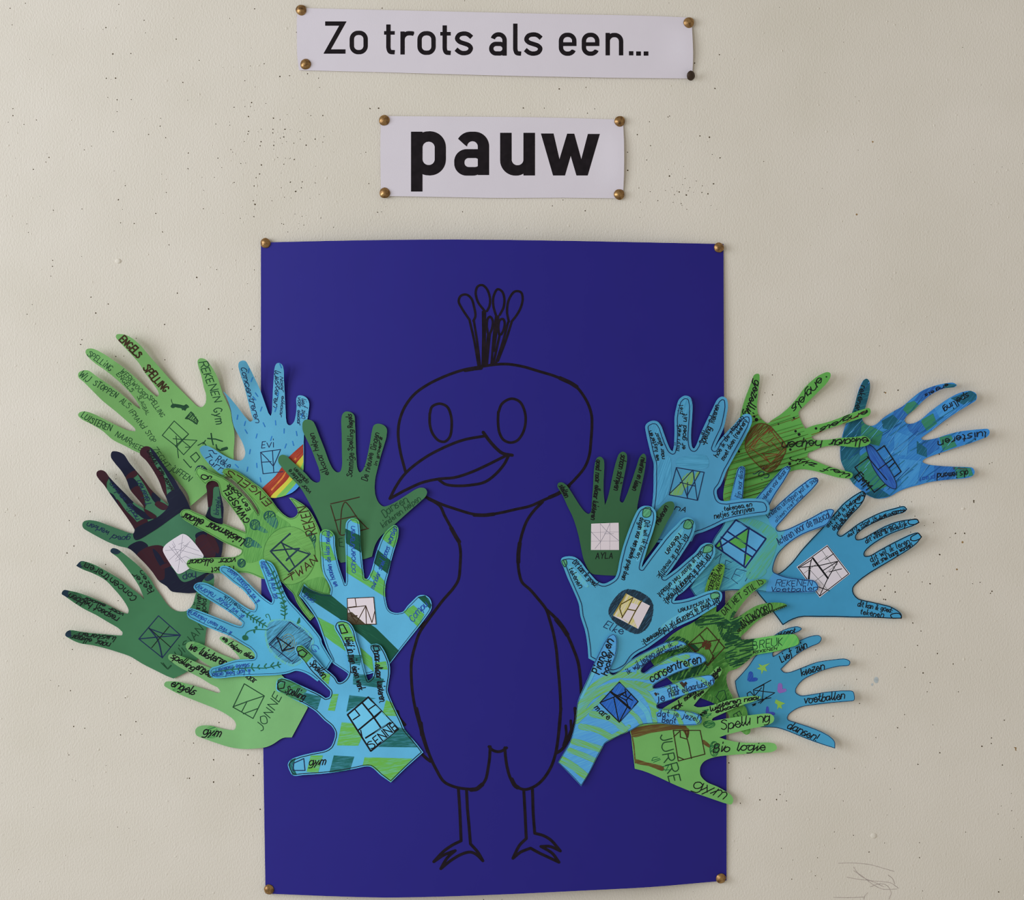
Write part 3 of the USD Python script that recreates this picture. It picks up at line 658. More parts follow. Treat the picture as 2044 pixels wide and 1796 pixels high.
h.hatch('1040,1190 1060,1160 1105,1162 1130,1195 1110,1215 1090,1240 1085,1260 1060,1250 1045,1225', 60, 7, 6, nail_dark, 'ball_doodle', jit=25)
h.line('1040,1195 1058,1162 1100,1160 1130,1190 1120,1212', 6, nail_dark, 'ball_doodle', True)

# 2 blue hand with a rainbow
evi = '222,365 262,400 330,480 400,570 440,606 462,590! 445,540 420,440 390,320 360,230 343,160 350,130 375,118 400,122 430,170 470,250 520,360 560,470 585,540 602,560! 610,530 615,430 620,330 627,230 635,165 650,140 675,138 695,155 705,190 708,280 714,400 720,500 725,590 735,625 755,635 785,610 800,560 808,490 806,420 820,398 855,398 890,418 908,455 905,520 895,585 878,640 865,760 868,850 862,1000 840,1100 790,1160 720,1195 630,1215 580,1205 530,1150 400,1080 300,1005 215,1028 150,985 80,910 40,850 35,820 55,800 90,798 150,825 220,870 290,905 345,918 380,905 398,860 390,810 370,760 330,690 310,650 296,600 285,520 265,450 240,395'
h = hand('sky blue paper hand with a rainbow corner and small blue dashes', oB, evi, evi_blue, (620, 850), .013, 60, 165, tips=[(360, 150, .004, 25), (680, 150, .003, 25)])
for i, s in enumerate(['530,1155 640,1038 745,890 860,785! 862,870! 790,960 740,1060 600,1212!', '600,1212 740,1060 790,960 862,870! 862,930! 800,1040 720,1130 645,1216!', '645,1216 720,1130 800,1040 862,930! 865,985! 810,1090 720,1200!', '720,1200 810,1090 865,985! 868,1060! 830,1120 770,1180!']):
    c = [(148, 52, 40), (196, 186, 66), (108, 172, 84), (70, 140, 210)][i]
    h.patch(s, pencil('rainbow%d' % i, c, [(180, 90, 60), (160, 190, 70), (150, 195, 80), (92, 172, 208)][i], 45, .66), 'rainbow_band')
h.line('610,1150 690,1060 760,960 800,900', 14, ink('orange', (190, 118, 56)), 'rainbow_band')
h.text('Concentreren', '352,175 400,370 470,615', 46, pen_ink, 6, slant=.3); h.text('luisteren', '630,195 640,330 620,482', 42, pen_ink, 6, slant=.3); h.text('Naar elkaar', '675,245 690,400 672,560', 34, pen_ink, 5, slant=.3)
h.text('lief zijn', '862,420 870,578', 34, pen_ink, 5, slant=.3); h.text('voor elkaar', '818,408 812,628', 30, pen_ink, 5, slant=.3)
h.text('Reke', '160,918 262,985', 58, pen_ink, 6); h.text('Turn', '72,880 130,960 215,1015', 50, pen_ink, 6); h.text('Evi', '528,818 628,808', 52, pen_ink, 6)
h.line('106,838 135,835 150,860 170,862', 6, pen_ink, 'pencil_line', True)
h.line('520,850 600,838 680,828 650,900 622,962 625,1010|520,850 528,935 540,1022 625,1012 700,1005|530,930 605,924|520,850 575,905 622,962|615,838 620,925 625,1010', 6, pen_ink, 'name_drawing')
d = [(425,200,80),(450,270,70),(488,390,-55),(525,505,70),(335,570,80),(405,685,-60),(488,720,75),(548,630,-65),(640,615,-85),(605,740,72),(708,680,88),(720,800,70),(780,780,-75),(808,700,-80),(435,845,80),(490,955,-85),(520,1070,-80),(415,985,80),(660,390,80),(330,960,-45),(640,510,70),(395,620,75),(680,160,-70),(850,560,75),(470,420,-50)]
for x, y, a in d: h.line('%g,%g %g,%g' % (x - 17 * math.cos(math.radians(a)), y + 17 * math.sin(math.radians(a)), x + 17 * math.cos(math.radians(a)), y - 17 * math.sin(math.radians(a))), 8, blue_dash, 'pencil_dash')

# 3 dark hand covered in navy and maroon pencil
camo_thumb = '1120,640 1140,580 1135,500 1130,430 1125,400 1140,370 1180,358 1215,375 1230,420 1250,500 1265,570 1262,640 1258,700'
CG = (58, 108, 78)
camo = paper('sea_green_paper', CG)
nv = pencil('navy_pencil_a', (23, 26, 44), (34, 46, 58), 30, .74); nv2 = pencil('navy_pencil_b', (23, 26, 46), (34, 42, 60), -50, .74)
mr = pencil('maroon_pencil', (54, 26, 34), (38, 36, 46), -55, .72); mr2 = pencil('maroon_pencil_b', (58, 28, 36), (34, 30, 48), 35, .66)
h = hand('dark green paper hand coloured in navy and maroon pencil with a rounded white name card', oC,
  '137,705 150,682 190,672 260,682 350,715 430,745 500,770 545,778 556,750! 540,720 500,660 450,590 400,520 350,450 310,390 270,345 250,310 255,285 285,272 320,285 350,325 410,390 480,460 550,530 632,582! 625,560 560,480 520,430 490,350 450,280 400,220 365,165 375,125 420,125 470,150 510,210 560,270 620,340 680,420 750,490 822,552! 810,500 780,440 750,360 700,270 650,200 598,145 605,105 640,82 680,90 720,130 760,190 810,260 870,340 910,410 950,470 985,540 1000,580 1030,640 1070,690 1105,680 ' + camo_thumb + ' 1262,800 1250,940 1225,1010 1180,1080 1120,1120 1060,1240 1000,1255 920,1250 850,1240 810,1200 750,1160 700,1090 650,1030 590,970 540,920 500,895 430,880 350,850 270,810 190,765 145,735', camo, (850, 950), .009)
for s, m in [('250,310 255,285 285,272 320,285 352,328 332,370 330,450 288,390', mr), ('345,325 410,390 480,460 545,525 520,545 440,470 370,380', nv2), ('430,450 560,560 700,655 640,665 540,590 470,520', nv2), ('395,520 450,590 540,720 575,700 480,590 412,505', mr), ('345,450 398,520 425,550 385,470', nv2), ('540,720 560,760 660,680 640,660', mr),
             ('365,165 375,125 420,125 470,150 562,270 535,300 485,330 450,280 400,220', nv2), ('485,325 560,275 578,305 495,355', mr2), ('488,352 540,335 585,405 530,435', nv2), ('525,432 585,400 640,550 632,582 560,480', mr), ('575,295 650,370 710,455 692,490 640,400', mr), ('700,450 760,505 740,545 688,490', nv), ('628,582 730,645 700,662 640,612', mr), ('740,520 830,572 780,592 715,545', mr2),
             ('598,145 605,105 640,82 680,90 672,130 722,240 785,320 812,470 812,540 780,440 750,360 700,270 650,200', mr), ('678,88 720,130 810,260 912,412 888,435 790,280 692,135', nv2), ('805,480 912,418 985,540 1000,582 930,605 700,762 560,830 548,755 760,632 825,552', nv),
             ('1125,400 1140,370 1180,358 1215,375 1228,402 1188,410 1178,500 1165,562 1140,570 1132,430', mr), ('1120,640 1160,560 1165,635 1248,655 1258,570 1267,570 1262,700 1265,780 1100,690', nv2), ('1228,402 1268,570 1250,650 1240,520', nv2),
             ('500,893 600,838 662,880 572,952', nv), ('572,952 660,885 780,882 830,1012 812,1152 745,1152 650,1032', mr), ('700,900 740,930 800,1040 780,1060 715,960', nv2), ('800,1010 860,1060 942,1165 1142,1092 1060,1242 1000,1257 850,1242 748,1162 790,1140', nv), ('760,1040 840,1010 850,1030 770,1062', mr2), ('1040,788 1130,758 1262,800 1252,942 1180,1080 1140,1092 1108,1000 1110,940', nv2), ('1040,830 1110,785 1200,900 1190,970 1105,955', mr2), ('1150,760 1230,900 1220,940 1130,800', mr)]:
    h.patch(s, m)
h.text('goed werken', '520,800 420,800 300,735 185,690', 42, pen_ink, 6, slant=.25); h.text('nodig werken', '600,655 500,500 385,365', 40, pen_ink, 6, slant=.25); h.text('Tekenen', '690,545 650,450 600,355', 46, pen_ink, 6, slant=.25)
h.text('elkaar leuk vinden', '870,432 790,300 675,115', 32, pen, 6, slant=.25); h.text('bingele', '1222,630 1238,490', 32, pen_ink, 5); h.text('hop', '1040,1085 940,1110', 50, pen_ink, 6)
h.card('780,905 800,870 900,800 938,782 980,798 1095,935 1106,960 1080,990 935,1093 900,1100 880,1080 785,930', card_white, label='rounded white card with a pencilled name', smooth=True)
h.line('800,915 900,905 1095,960|940,790 900,1085|855,860 905,950 985,1040|985,860 880,985|880,1000 960,960 1040,1000|830,880 940,1010|830,990 1000,840|940,870 1070,920|860,840 880,880 850,900|905,865 945,850', 2.6, ink('faint_pencil', (132, 128, 140)), 'name_drawing', lift=.00046)

# 4 bottle green hand at the card's left
h = hand('bottle green paper hand with a folded thumb reaching under the peacock beak', oB,
  '690,870 720,875 760,910 820,965 880,1020 930,1075 965,1092 990,1085 998,1050 985,980 955,900 920,810 880,730 856,670 858,610 875,592 910,590 940,605 960,640 990,720 1030,820 1070,930 1100,985 1130,1010 1155,1005 1170,960 1170,850 1168,700 1165,590 1175,545 1200,525 1240,530 1268,555 1275,620 1280,750 1285,880 1295,980 1312,1010 1330,1000 1355,950 1375,870 1395,770 1408,690 1425,635 1455,622 1500,632 1527,660 1527,720 1505,800 1475,900 1450,1000 1437,1060 1432,1140 1440,1200 1465,1255 1500,1282 1540,1275 1600,1245 1680,1195 1760,1145 1800,1132 1835,1140 1850,1165 1840,1200 1800,1240 1720,1310 1620,1400 1540,1470 1480,1520 1440,1580 1420,1640 1410,1682! 1340,1705 1160,1732! 1110,1660 1050,1560 1000,1440 940,1310 890,1220 850,1150 800,1090 750,1040 700,980 663,930 665,890', bottle, (1200, 1300), .014, 60, 190, tips=[(1800, 1180, -.009, 45)], crease=(1345, 1560, 1440, 1150, .17))
thumb_light = paper('folded_green', (84, 142, 96))
h.text('elkaar', '1068,1028 1005,860', 44, pen, 7); h.text('helpen', '985,832 945,700', 42, pen, 7); h.text('Sommige', '1250,1048 1265,860', 44, pen, 7); h.text('Spelling', '1268,840 1275,670', 36, pen, 7); h.text('Regels', '1272,650 1262,545', 38, pen, 8)
h.text('De nieuwe', '1372,1080 1420,860', 46, pen, 7); h.text('Dingen', '1430,830 1460,700', 42, pen, 7); h.text('in groep 8', '1448,958 1492,735', 34, pen, 7); h.text('voor andere', '925,1168 840,1070 760,985', 34, pen, 6); h.text('opkomen', '905,1085 800,972', 32, pen, 6)
h.text('Dansen', '1515,1372 1600,1300 1695,1250', 56, pen_green, 6); h.text('kinderen helpen', '1505,1462 1650,1350 1805,1240', 44, pen_green, 6)
h.line('1080,1262 1200,1235 1308,1208|1080,1275 1115,1390 1160,1510 1220,1498|1155,1508 1160,1400 1172,1290 1195,1248 1225,1275 1290,1370 1370,1455|1112,1395 1200,1375 1285,1358|1300,1480 1382,1458', 8, pen_brown, 'name_drawing', True)
h.line('1145,1540 1150,1600 1185,1605|1145,1540 1172,1535|1148,1570 1172,1568', 6, pen_green, 'name_drawing')

# 5 spotted green hand
minus = area(conv(camo_thumb, oC, oC), oC).buffer(.6)
h = hand('yellow-green paper hand with dark scribbled spots and a diamond drawing', oC,
  '940,590 985,585 1040,610 1150,655 1280,705 1380,745 1440,770! 1430,720 1380,640 1320,560 1260,490 1190,430 1120,390 1060,330 1040,285 1060,250 1120,270 1240,322 1262,330! 1330,378 1400,445 1480,535 1542,628! 1547,610 1490,510 1420,430 1345,355 1268,308 1256,290 1265,265 1300,258 1350,270 1420,310 1500,370 1570,420 1640,500 1700,580 1750,630 1800,655 1840,640 1858,610 1850,580 1830,550 1800,510 1787,492! 1815,495 1860,520 1930,570 1980,640 2010,700 2038,770 2038,850 2045,930 2050,1040 2080,1120 2115,1210 2115,1265! 2080,1265 2020,1250 1950,1220 1908,1180! 1862,1272! 1930,1370 1990,1440! 1955,1475! 1910,1420 1850,1330 1820,1260 1780,1220 1720,1160 1640,1140 1575,1140 1550,1130 1480,1100 1420,1090 1330,1095 1230,1095 1120,1090 1040,1075 985,1050 970,1020 985,990 1030,980 1150,972 1270,968 1350,965 1400,940 1410,915 1380,898 1350,885 1250,840 1200,810 1100,755 1000,700 940,660 918,620', paper('leaf_green_paper', (106, 164, 84)), (1780, 950), .007, 60, 200, minus=minus)
tj = pencil('teal_scribble', (40, 92, 92), (108, 174, 84), 70, .6)
gsh = pencil('green_shade', (78, 136, 66), (102, 160, 82), 75, .5)
h.patch('1450,680 1560,560 1700,640 1800,720 1700,800 1600,960 1450,1010 1420,900 1440,780', gsh); h.patch('1270,290 1300,262 1420,312 1560,430 1700,600 1600,620 1500,500 1400,400', pencil('olive_shade', (92, 138, 60), (104, 162, 82), -45, .5)); h.patch('1640,1150 1720,1170 1900,1160 2060,1130 2110,1250 1950,1220 1900,1180 1960,1440 1900,1400', gsh)
for x, y, a, b in [(1632, 640, 45, 40), (1515, 708, 38, 40), (1462, 850, 36, 38), (1408, 1015, 30, 32), (1965, 822, 34, 46)]:
    s = ' '.join('%g,%g' % (x + a * math.cos(t), y + b * math.sin(t)) for t in np.arange(8) * math.pi / 4)
    h.hatch(s, 60, 8, 6, ink('teal_dark', (34, 78, 70)), 'spot', jit=30, seed=x); h.line(s, 9, ink('teal_dark', (34, 78, 70)), 'spot', True, closed=True)
for s in ['1600,670 1680,650 1700,700 1680,740 1650,720', '1530,740 1560,720 1620,770 1600,775', '1480,870 1500,830 1570,890 1520,890', '1940,860 1990,850 1985,920 1950,910']:
    h.patch(s, tj, 'spot_shadow')
h.line(' '.join('%g,%g' % (1790 + 208 * math.cos(t), 955 + 232 * math.sin(t)) for t in np.arange(14) * math.pi / 7), 2.2, ink('circle_green', (62, 112, 56)), 'circle', True, closed=True)
h.patch(' '.join('%g,%g' % (1790 + 205 * math.cos(t), 955 + 228 * math.sin(t)) for t in np.arange(14) * math.pi / 7), pencil('lime_shade', (92, 142, 72), (106, 162, 84), 20, .45), 'circle')
h.line('1795,780 1955,942 1790,1085 1640,920 1795,780', 13, nail_dark, 'name_drawing'); h.line('1728,848 1780,950 1832,1042|1645,918 1760,905 1870,898 1765,995|1720,850 1830,905 1945,942|1870,898 1770,985 1800,960', 11, nail_dark, 'name_drawing')
h.text('TWAN', '1795,1160 1900,1100 2015,1000', 56, pen_brown, 9, jit=.5); h.line('1745,1150 1830,1090', 8, pen_brown)
h.text('ENGELS', '1640,545 1520,420 1300,285', 70, pen_brown, 10); h.text('GWWSPEL', '1445,700 1370,580 1262,420', 62, pen, 9); h.text('Een boek', '1455,605 1400,500 1290,400', 48, pen, 8)
h.text('Luisternaar elkaar', '1440,830 1330,770 1180,700 950,612', 56, pen, 9, slant=.3); h.text('voor elkaar', '1368,972 1200,980 985,985', 46, pen, 8, slant=.3); h.text('respect', '1345,1040 1170,1048', 44, pen, 8)
h.text('REKEN', '2010,775 1975,680 1935,560', 78, pen_brown, 8); h.line('1110,350 1085,330 1095,310 1130,318 1145,335 1110,350', 8, pen, 'handwriting', True); h.line('1128,345 1150,320 1170,325 1160,340', 7, pen, 'handwriting', True)
h.outline(8, 2.2, pen_green)

# 6 dark green hand, far left
lou = paper('pine_green_paper', (59, 112, 74))
h = hand('pine green paper hand at the far left with black-tipped fingers', oE,
  '80,790 90,765 120,750 200,762 300,775 420,785 500,792 535,790 538,765! 500,730 430,690 330,630 230,580 150,530 80,480 52,460 70,430 110,435 180,450 280,485 380,530 480,580 555,615 580,618 587,590 570,550 530,490 470,420 400,350 300,295 220,265 168,236! 205,200 250,205 330,235 420,285 520,345 600,410 660,455 712,506! 700,470 670,400 620,320 560,240 500,170 440,120 455,97 490,100 530,125 600,180 680,250 760,340 800,410 850,480 900,550 950,590 1010,602 1060,590 1100,540 1120,470 1150,400 1190,340 1230,305 1260,300 1270,330 1265,400 1245,480 1230,560 1220,640 1210,720 1200,800 1195,850 1180,920 1120,1000 1050,1085! 1000,1110 945,1136! 890,1115 800,1070 700,1020 600,960 500,925 420,900 300,870 200,855 120,820', lou, (850, 800), .010, 60, 190)
for s in ['438,122 455,97 490,100 522,125 490,145', '168,236 205,200 238,208 215,252', '52,460 70,430 112,436 100,490', '80,790 90,765 120,752 132,800 96,805', '1190,345 1230,305 1260,300 1265,330 1215,360']:
    h.patch(s, nail_dark, 'fingernail')
for s in ['205,205 300,235 330,300 230,265', '110,440 200,470 230,560 110,480', '130,760 230,770 220,830 140,810']: h.patch(s, pencil('black_shade', (36, 58, 46), (55, 106, 70), 20, .45))
h.text('Concentreren', '648,500 520,395 380,290 240,222', 56, pen, 7); h.text('respect hebben', '505,665 330,575 120,470', 46, pen, 8, slant=.3); h.text('voor elkaar', '555,622 400,545 235,482', 38, pen, 8, slant=.3)
h.text('beter', '742,465 610,318', 42, pen, 7); h.text('lezen', '792,435 695,275', 44, pen, 7); h.text('naar elkaar', '445,852 290,820 140,785', 42, pen, 7, slant=.3); h.text('luisteren', '490,800 340,785 200,768', 40, pen, 7, slant=.3)
h.text('LOUiSIAN', '900,1062 1040,920 1185,745', 62, pen_green, 7, jit=.6); h.text('goed', '1228,625 1235,500', 40, pen, 6); h.text('schrijven', '1150,640 1165,470', 42, pen, 7)
h.line('825,635 1000,790 855,970 668,820 825,635', 7, pen_ink, 'name_drawing'); h.line('750,735 820,830 855,970', 10, pen_ink, 'name_drawing', True); h.line('752,738 870,780 1000,790|668,820 820,805 1000,790', 8, pen_ink, 'name_drawing'); h.line('910,720 770,890|750,735 920,885', 5, pen, 'name_drawing'); h.line('845,1010 895,1060 925,1030', 6, pen_green, 'name_drawing')

# 7 light green hand, lower left
jon = paper('apple_green_paper', (116, 170, 108))
h = hand('apple green paper hand at the lower left with a wide thumb reading gym', oE,
  '870,1190 880,1165 920,1157 1000,1165 1080,1185 1180,1215 1260,1240 1305,1252 1320,1240! 1300,1210 1240,1180 1160,1130 1080,1090 1000,1050 940,1010 903,975 910,945 940,942 1000,955 1080,985 1160,1020 1240,1050 1264,1055! 1200,1015 1140,975 1080,930 1045,890 1050,855 1090,840 1140,850 1220,885 1300,930 1400,970 1440,985 1475,980 1440,930 1390,880 1330,840 1312,815 1325,800 1370,810 1440,840 1520,880 1580,920 1640,980 1740,1050 1800,1100 1850,1150 1950,1260 2018,1368! 1890,1606! 1830,1608 1800,1620 1740,1660 1680,1685 1600,1695 1500,1698 1400,1685 1300,1655 1200,1620 1130,1590 1118,1560 1130,1530 1170,1512 1240,1512 1310,1530 1380,1545 1430,1545 1445,1510 1430,1470 1380,1430 1300,1385 1200,1345 1100,1305 1000,1265 920,1225', jon, (1620, 1400), .009, 65, 190)
for x, y, a, b in [(985, 1205, 55, 45), (1250, 1565, 50, 50), (1150, 880, 55, 40), (1030, 990, 40, 30)]:
    h.patch(' '.join('%g,%g' % (x + a * math.cos(t), y + b * math.sin(t)) for t in np.arange(8) * math.pi / 4), pencil('green_blob', (52, 120, 72), (122, 186, 104), 20, .5), 'scribble')
h.text('engels', '908,1215 1000,1260 1095,1295', 72, pen, 9, slant=.3); h.text('spelling', '918,975 1010,1030 1095,1085', 56, pen, 8, slant=.3); h.text('engels', '1120,1055 1240,1130', 56, pen, 8, slant=.3)
h.text('we luisteren', '1062,895 1180,960 1350,1035', 60, pen, 9, slant=.3); h.text('we helpen elkaar', '1325,825 1430,915 1600,1010', 52, pen, 8, slant=.3); h.text('naar', '1505,1120 1590,1175', 46, pen, 8); h.text('gym', '1178,1592 1312,1612', 62, pen, 9, slant=.3)
h.line('1510,1178 1670,1275 1580,1455 1420,1365 1510,1178|1420,1362 1530,1320 1670,1275|1532,1320 1490,1400|1502,1418 1620,1375', 7, pen_green, 'name_drawing'); h.text('JONNE', '1650,1560 1730,1430 1805,1285', 68, pen_green, 7, jit=.5)

# 8 striped hand
str_ = '1035,745! 1040,700 1020,650 985,590 970,520 965,410 955,330 955,270 970,235 1000,225 1045,240 1070,275 1075,350 1090,450 1110,530 1140,620 1156,665! 1162,640 1162,540 1160,430 1155,300 1158,220 1165,170 1190,142 1230,138 1262,155 1272,210 1278,330 1290,450 1300,540 1310,617! 1330,620 1355,580 1380,500 1410,390 1440,310 1475,250 1530,200 1555,190 1578,210 1582,260 1570,320 1545,400 1520,490 1500,580 1480,660 1475,740 1482,800 1500,860 1530,885 1580,892 1620,880 1650,840 1690,800 1740,755 1790,750 1830,775 1848,830 1840,870 1800,930 1740,1010 1660,1110 1580,1210 1520,1290 1490,1330! 1350,1380 1190,1400! 1172,1372 1050,1285 1055,1275 1010,1180 970,1060 930,950 880,870 820,790 787,755! 830,662! 870,705 950,735'
h = hand('blue paper hand with dark and light green pencil stripes and a square white card', oD, str_, sky, (1300, 950), .010, 60, 190, tips=[(800, 720, .006, 14)])
dk = pencil('dark_green_stripe', (24, 78, 58), (50, 112, 84), -32, .72, along=.014); gr = pencil('green_stripe', (92, 166, 78), (104, 178, 150), -32, .68, along=.014); gr2 = pencil('green_stripe_b', (92, 166, 78), (104, 178, 150), 25, .68, along=.014); dk2 = pencil('dark_green_stripe_b', (24, 78, 58), (50, 112, 84), 30, .7, along=.014)
h.patch('826,672! 870,705 950,735 1035,745! 1175,862 1400,1012 1585,1195! 1515,1285! 1300,1085 1100,932 900,800 808,722!', dk, 'pencil_stripe', False)
h.patch('935,925! 1100,1010 1165,1100! 1185,1215! 1060,1130 990,1075!', gr, 'pencil_stripe', False); h.patch('1275,1165! 1370,1250 1385,1365! 1300,1290!', gr, 'pencil_stripe', False)
h.patch('1165,430 1205,455 1295,555 1310,617 1330,622 1400,655 1470,690 1478,768 1300,655 1165,570', gr, 'pencil_stripe', False); h.patch('1350,590 1380,545 1470,640 1480,700 1400,660', gr, 'pencil_stripe', False)
h.patch('955,235 1000,222 1050,240 1066,270 1030,300 968,268', gr2, 'pencil_stripe', False); h.patch('956,325 1030,330 1080,470 1020,480 968,440', gr, 'pencil_stripe', False); h.patch('1190,140 1240,138 1265,160 1270,185 1215,165', gr2, 'pencil_stripe', False); h.patch('1155,218 1275,275 1284,412 1162,335', dk, 'pencil_stripe', False)
h.patch('1475,248 1530,200 1560,188 1582,215 1578,305 1545,375 1450,300', gr2, 'pencil_stripe', False); h.patch('1415,388 1522,478 1495,580 1385,495', dk, 'pencil_stripe', False); h.patch('1622,882 1700,830 1788,905 1735,1005', gr, 'pencil_stripe', False); h.patch('1735,765 1795,752 1846,830 1835,862', dk, 'pencil_stripe', False)
h.card('1170,775! 1385,765! 1405,985! 1175,985!', card_pink, label='square pinkish white card with a pencilled name', smooth=False)
h.mark('pencil_patch', area('1175,892 1208,885 1322,985 1178,985', oD, 4, False), pencil('brown_stripe', (70, 62, 44), (150, 130, 120), -32, .7), .0005)
h.line('1172,777 1383,767 1403,983 1177,983 1172,777|1235,775 1245,840 1172,850|1178,852 1320,835|1182,860 1210,915 1245,975 1320,835 1370,970 1392,880|1320,835 1325,985', 6, pen_brown, 'name_drawing', lift=.00056); h.line('1205,918 1250,915', 9, pen_brown, 'name_drawing', lift=.00056)
h.text('we houden de klas netjes', '1098,678 1050,560 1030,400 1032,240', 36, pen_blue, 6, slant=.25); h.text('concentreren', '1240,575 1235,400 1232,205', 46, pen_blue, 6, slant=.25); h.text('minder snel boos worden', '1385,705 1460,520 1570,210', 40, pen_blue, 6, slant=.25); h.text('Compu', '1700,970 1760,890 1815,830', 52, pen_blue, 6, slant=.25)
h.text('thuis', '815,755 900,810', 40, pen_blue, 5, slant=.25); h.outline(12, 3.4, pen_ink)

# 9 blue hand with vines
h = hand('bright blue paper hand with drawn green vines and a scribbled dark square', oE,
  '1052,600 1065,580 1100,578 1180,605 1280,645 1380,685 1450,710 1487,715 1496,692! 1460,660 1380,600 1300,550 1200,490 1130,440 1105,410 1115,385 1150,368 1210,375 1290,415 1400,480 1480,540 1555,585 1590,592! 1600,560 1560,500 1500,430 1420,370 1350,310 1315,280 1318,245 1345,235 1400,250 1460,290 1540,370 1600,430 1680,500 1727,532! 1735,510 1700,420 1670,330 1640,250 1630,200 1650,185 1690,195 1730,215 1765,270 1790,340 1820,420 1860,500 1940,590 2010,670 2070,740 2125,820 2130,850 2170,920 2215,995! 2175,1060! 2095,1160! 2020,1105 1960,1080 1920,1075 1860,1095 1760,1110 1610,1115 1460,1120 1310,1135 1260,1130 1235,1105 1230,1080 1250,1050 1300,1035 1380,1005 1460,985 1540,982 1590,975 1595,945 1560,900 1510,870 1400,800 1300,760 1200,720 1120,680 1060,645', paper('azure_paper', (80, 165, 199)), (1880, 850), .010, 65, 200)
vine = ink('vine_green', (38, 98, 72))
tq = pencil('teal_hatch', (54, 110, 128), (82, 158, 192), 40, .5, along=.012)
h.patch('1690,690 1880,670 2065,820 2020,960 1900,1040 1800,1000 1700,900', pencil('green_halo', (96, 170, 130), (86, 164, 206), 60, .5, along=.008), 'scribble'); h.patch('1705,700 1878,682 2040,820 1990,950 1890,1020 1712,880', tq, 'scribble')
h.line(' '.join('%g,%g' % (1865 + 62 * math.cos(t) * (1 - t / 24), 845 + 80 * math.sin(t) * (1 - t / 24)) for t in np.arange(0, 19, .7)), 4, ink('ochre_line', (120, 118, 70)), 'scribble', True)
h.hatch('1705,700 1878,682 2040,820 1990,950 1890,1020 1712,880', 35, 22, 3, pen_ink, 'scribble', jit=18, frac=.5)
h.line('1830,662 1835,600 1815,500 1775,400 1730,280 1680,195|1500,600 1580,655 1690,722|1700,748 1600,745 1530,768 1512,810|1260,1085 1400,1065 1560,1050 1680,1052 1800,1022', 7, vine, 'vine', True)
lv = []
r_ = random.Random(3)
for (xa, ya, xb, yb, n) in [(1835, 600, 1775, 400, 5), (1815, 480, 1730, 280, 5), (1520, 615, 1670, 710, 6), (1330, 1075, 1800, 1025, 9), (1830, 650, 1820, 520, 4)]:
    for i in range(n):
        t = (i + .5) / n; x, y = xa + (xb - xa) * t, ya + (yb - ya) * t
        for sg in (-1, 1):
            a = math.atan2(yb - ya, xb - xa) + sg * r_.uniform(.7, 1.2); L_ = r_.uniform(20, 34)
            lv.append('%g,%g %g,%g' % (x, y, x + L_ * math.cos(a), y + L_ * math.sin(a)))
h.line('|'.join(lv), 8, vine, 'vine_leaves'); h.patch('1495,800 1515,788 1540,805 1538,825 1510,832 1495,818', vine, 'vine_leaf'); h.patch('1590,730 1612,715 1610,742', vine, 'vine_leaf'); h.patch('1580,755 1598,752 1592,778', vine, 'vine_leaf'); h.patch('1950,648 1955,690 1930,700 1940,665', vine, 'vine_leaf')
h.line('1690,650 1680,630 1700,622 1710,640 1720,670', 5, vine, 'vine', True)
h.line('1875,685 2050,820 1890,1000 1710,860 1875,685', 7, pen_ink, 'name_drawing'); h.line('1768,805 1795,860 1812,918 1905,888|1768,805 1880,880|1812,918 1880,850', 9, pen, 'name_drawing'); h.text('G', '2030,890 2070,930', 50, pen_blue, 5)
h.text('ik vind lezen belangrijk', '1408,780 1290,715 1160,650 1060,598', 38, pen_blue, 4.6, slant=.25); h.text('ik wil beter rekenen', '1505,650 1400,565 1260,470 1125,395', 44, pen_blue, 5, slant=.25); h.text('moeilijk', '1505,610 1420,540 1345,485', 36, pen_ink, 6); h.text('ik wil langzaam lezen', '1625,528 1530,420 1460,330 1385,268', 42, pen_blue, 4.6, slant=.25)
h.text('dit vind ik gezellig', '1770,500 1735,350 1660,205', 34, pen_blue, 4.6, slant=.25); h.text('ik kan heel goed', '1560,1062 1400,1080 1255,1095', 34, pen_blue, 5, slant=.25); h.text('stilte maken', '1552,1015 1420,1030 1285,1062', 36, pen_blue, 5, slant=.25)
h.outline(14, 2.8, pen_ink)

# 10 blue hand with nails and a boxed name
h = hand('blue paper hand with patchy green stripes and a big black boxed drawing', oF,
  '765,740 775,705 810,690 870,705 950,745 1050,790 1120,825 1160,852! 1190,840 1197,800 1170,770 1100,700 1030,630 980,560 930,500 915,460 930,432 965,430 1010,460 1080,530 1150,610 1200,650 1240,690 1262,725 1290,722 1325,692 1345,645 1340,560 1315,460 1280,380 1228,285 1250,240 1300,230 1350,250 1390,310 1410,390 1430,450 1450,530 1470,620 1490,690 1500,713! 1530,690 1545,630 1550,560 1535,500 1508,455 1515,430 1550,418 1590,425 1620,460 1650,520 1670,580 1675,640 1660,750 1655,790 1675,850 1720,950 1760,1030 1790,1100 1830,1150 1890,1220 1940,1285! 1800,1410 1680,1526! 1600,1470 1515,1400 1400,1415 1300,1435 1150,1455 1000,1465 900,1470 875,1440 858,1380 880,1345 950,1315 1050,1290 1150,1270 1200,1240 1225,1190 1235,1130 1210,1080 1150,1030 1080,960 1010,915 900,860 820,815 768,790', sky, (1450, 1080), .010, 70, 200)
hk = pencil('dark_hatch', (30, 96, 92), (70, 140, 160), 4, .62, along=.012, cross=.0014); hg = pencil('green_hatch', (98, 168, 72), (104, 178, 160), 10, .62, along=.012, cross=.0014); hkd = pencil('dark_hatch_b', (28, 92, 80), (60, 130, 150), -60, .62, along=.012, cross=.0014)
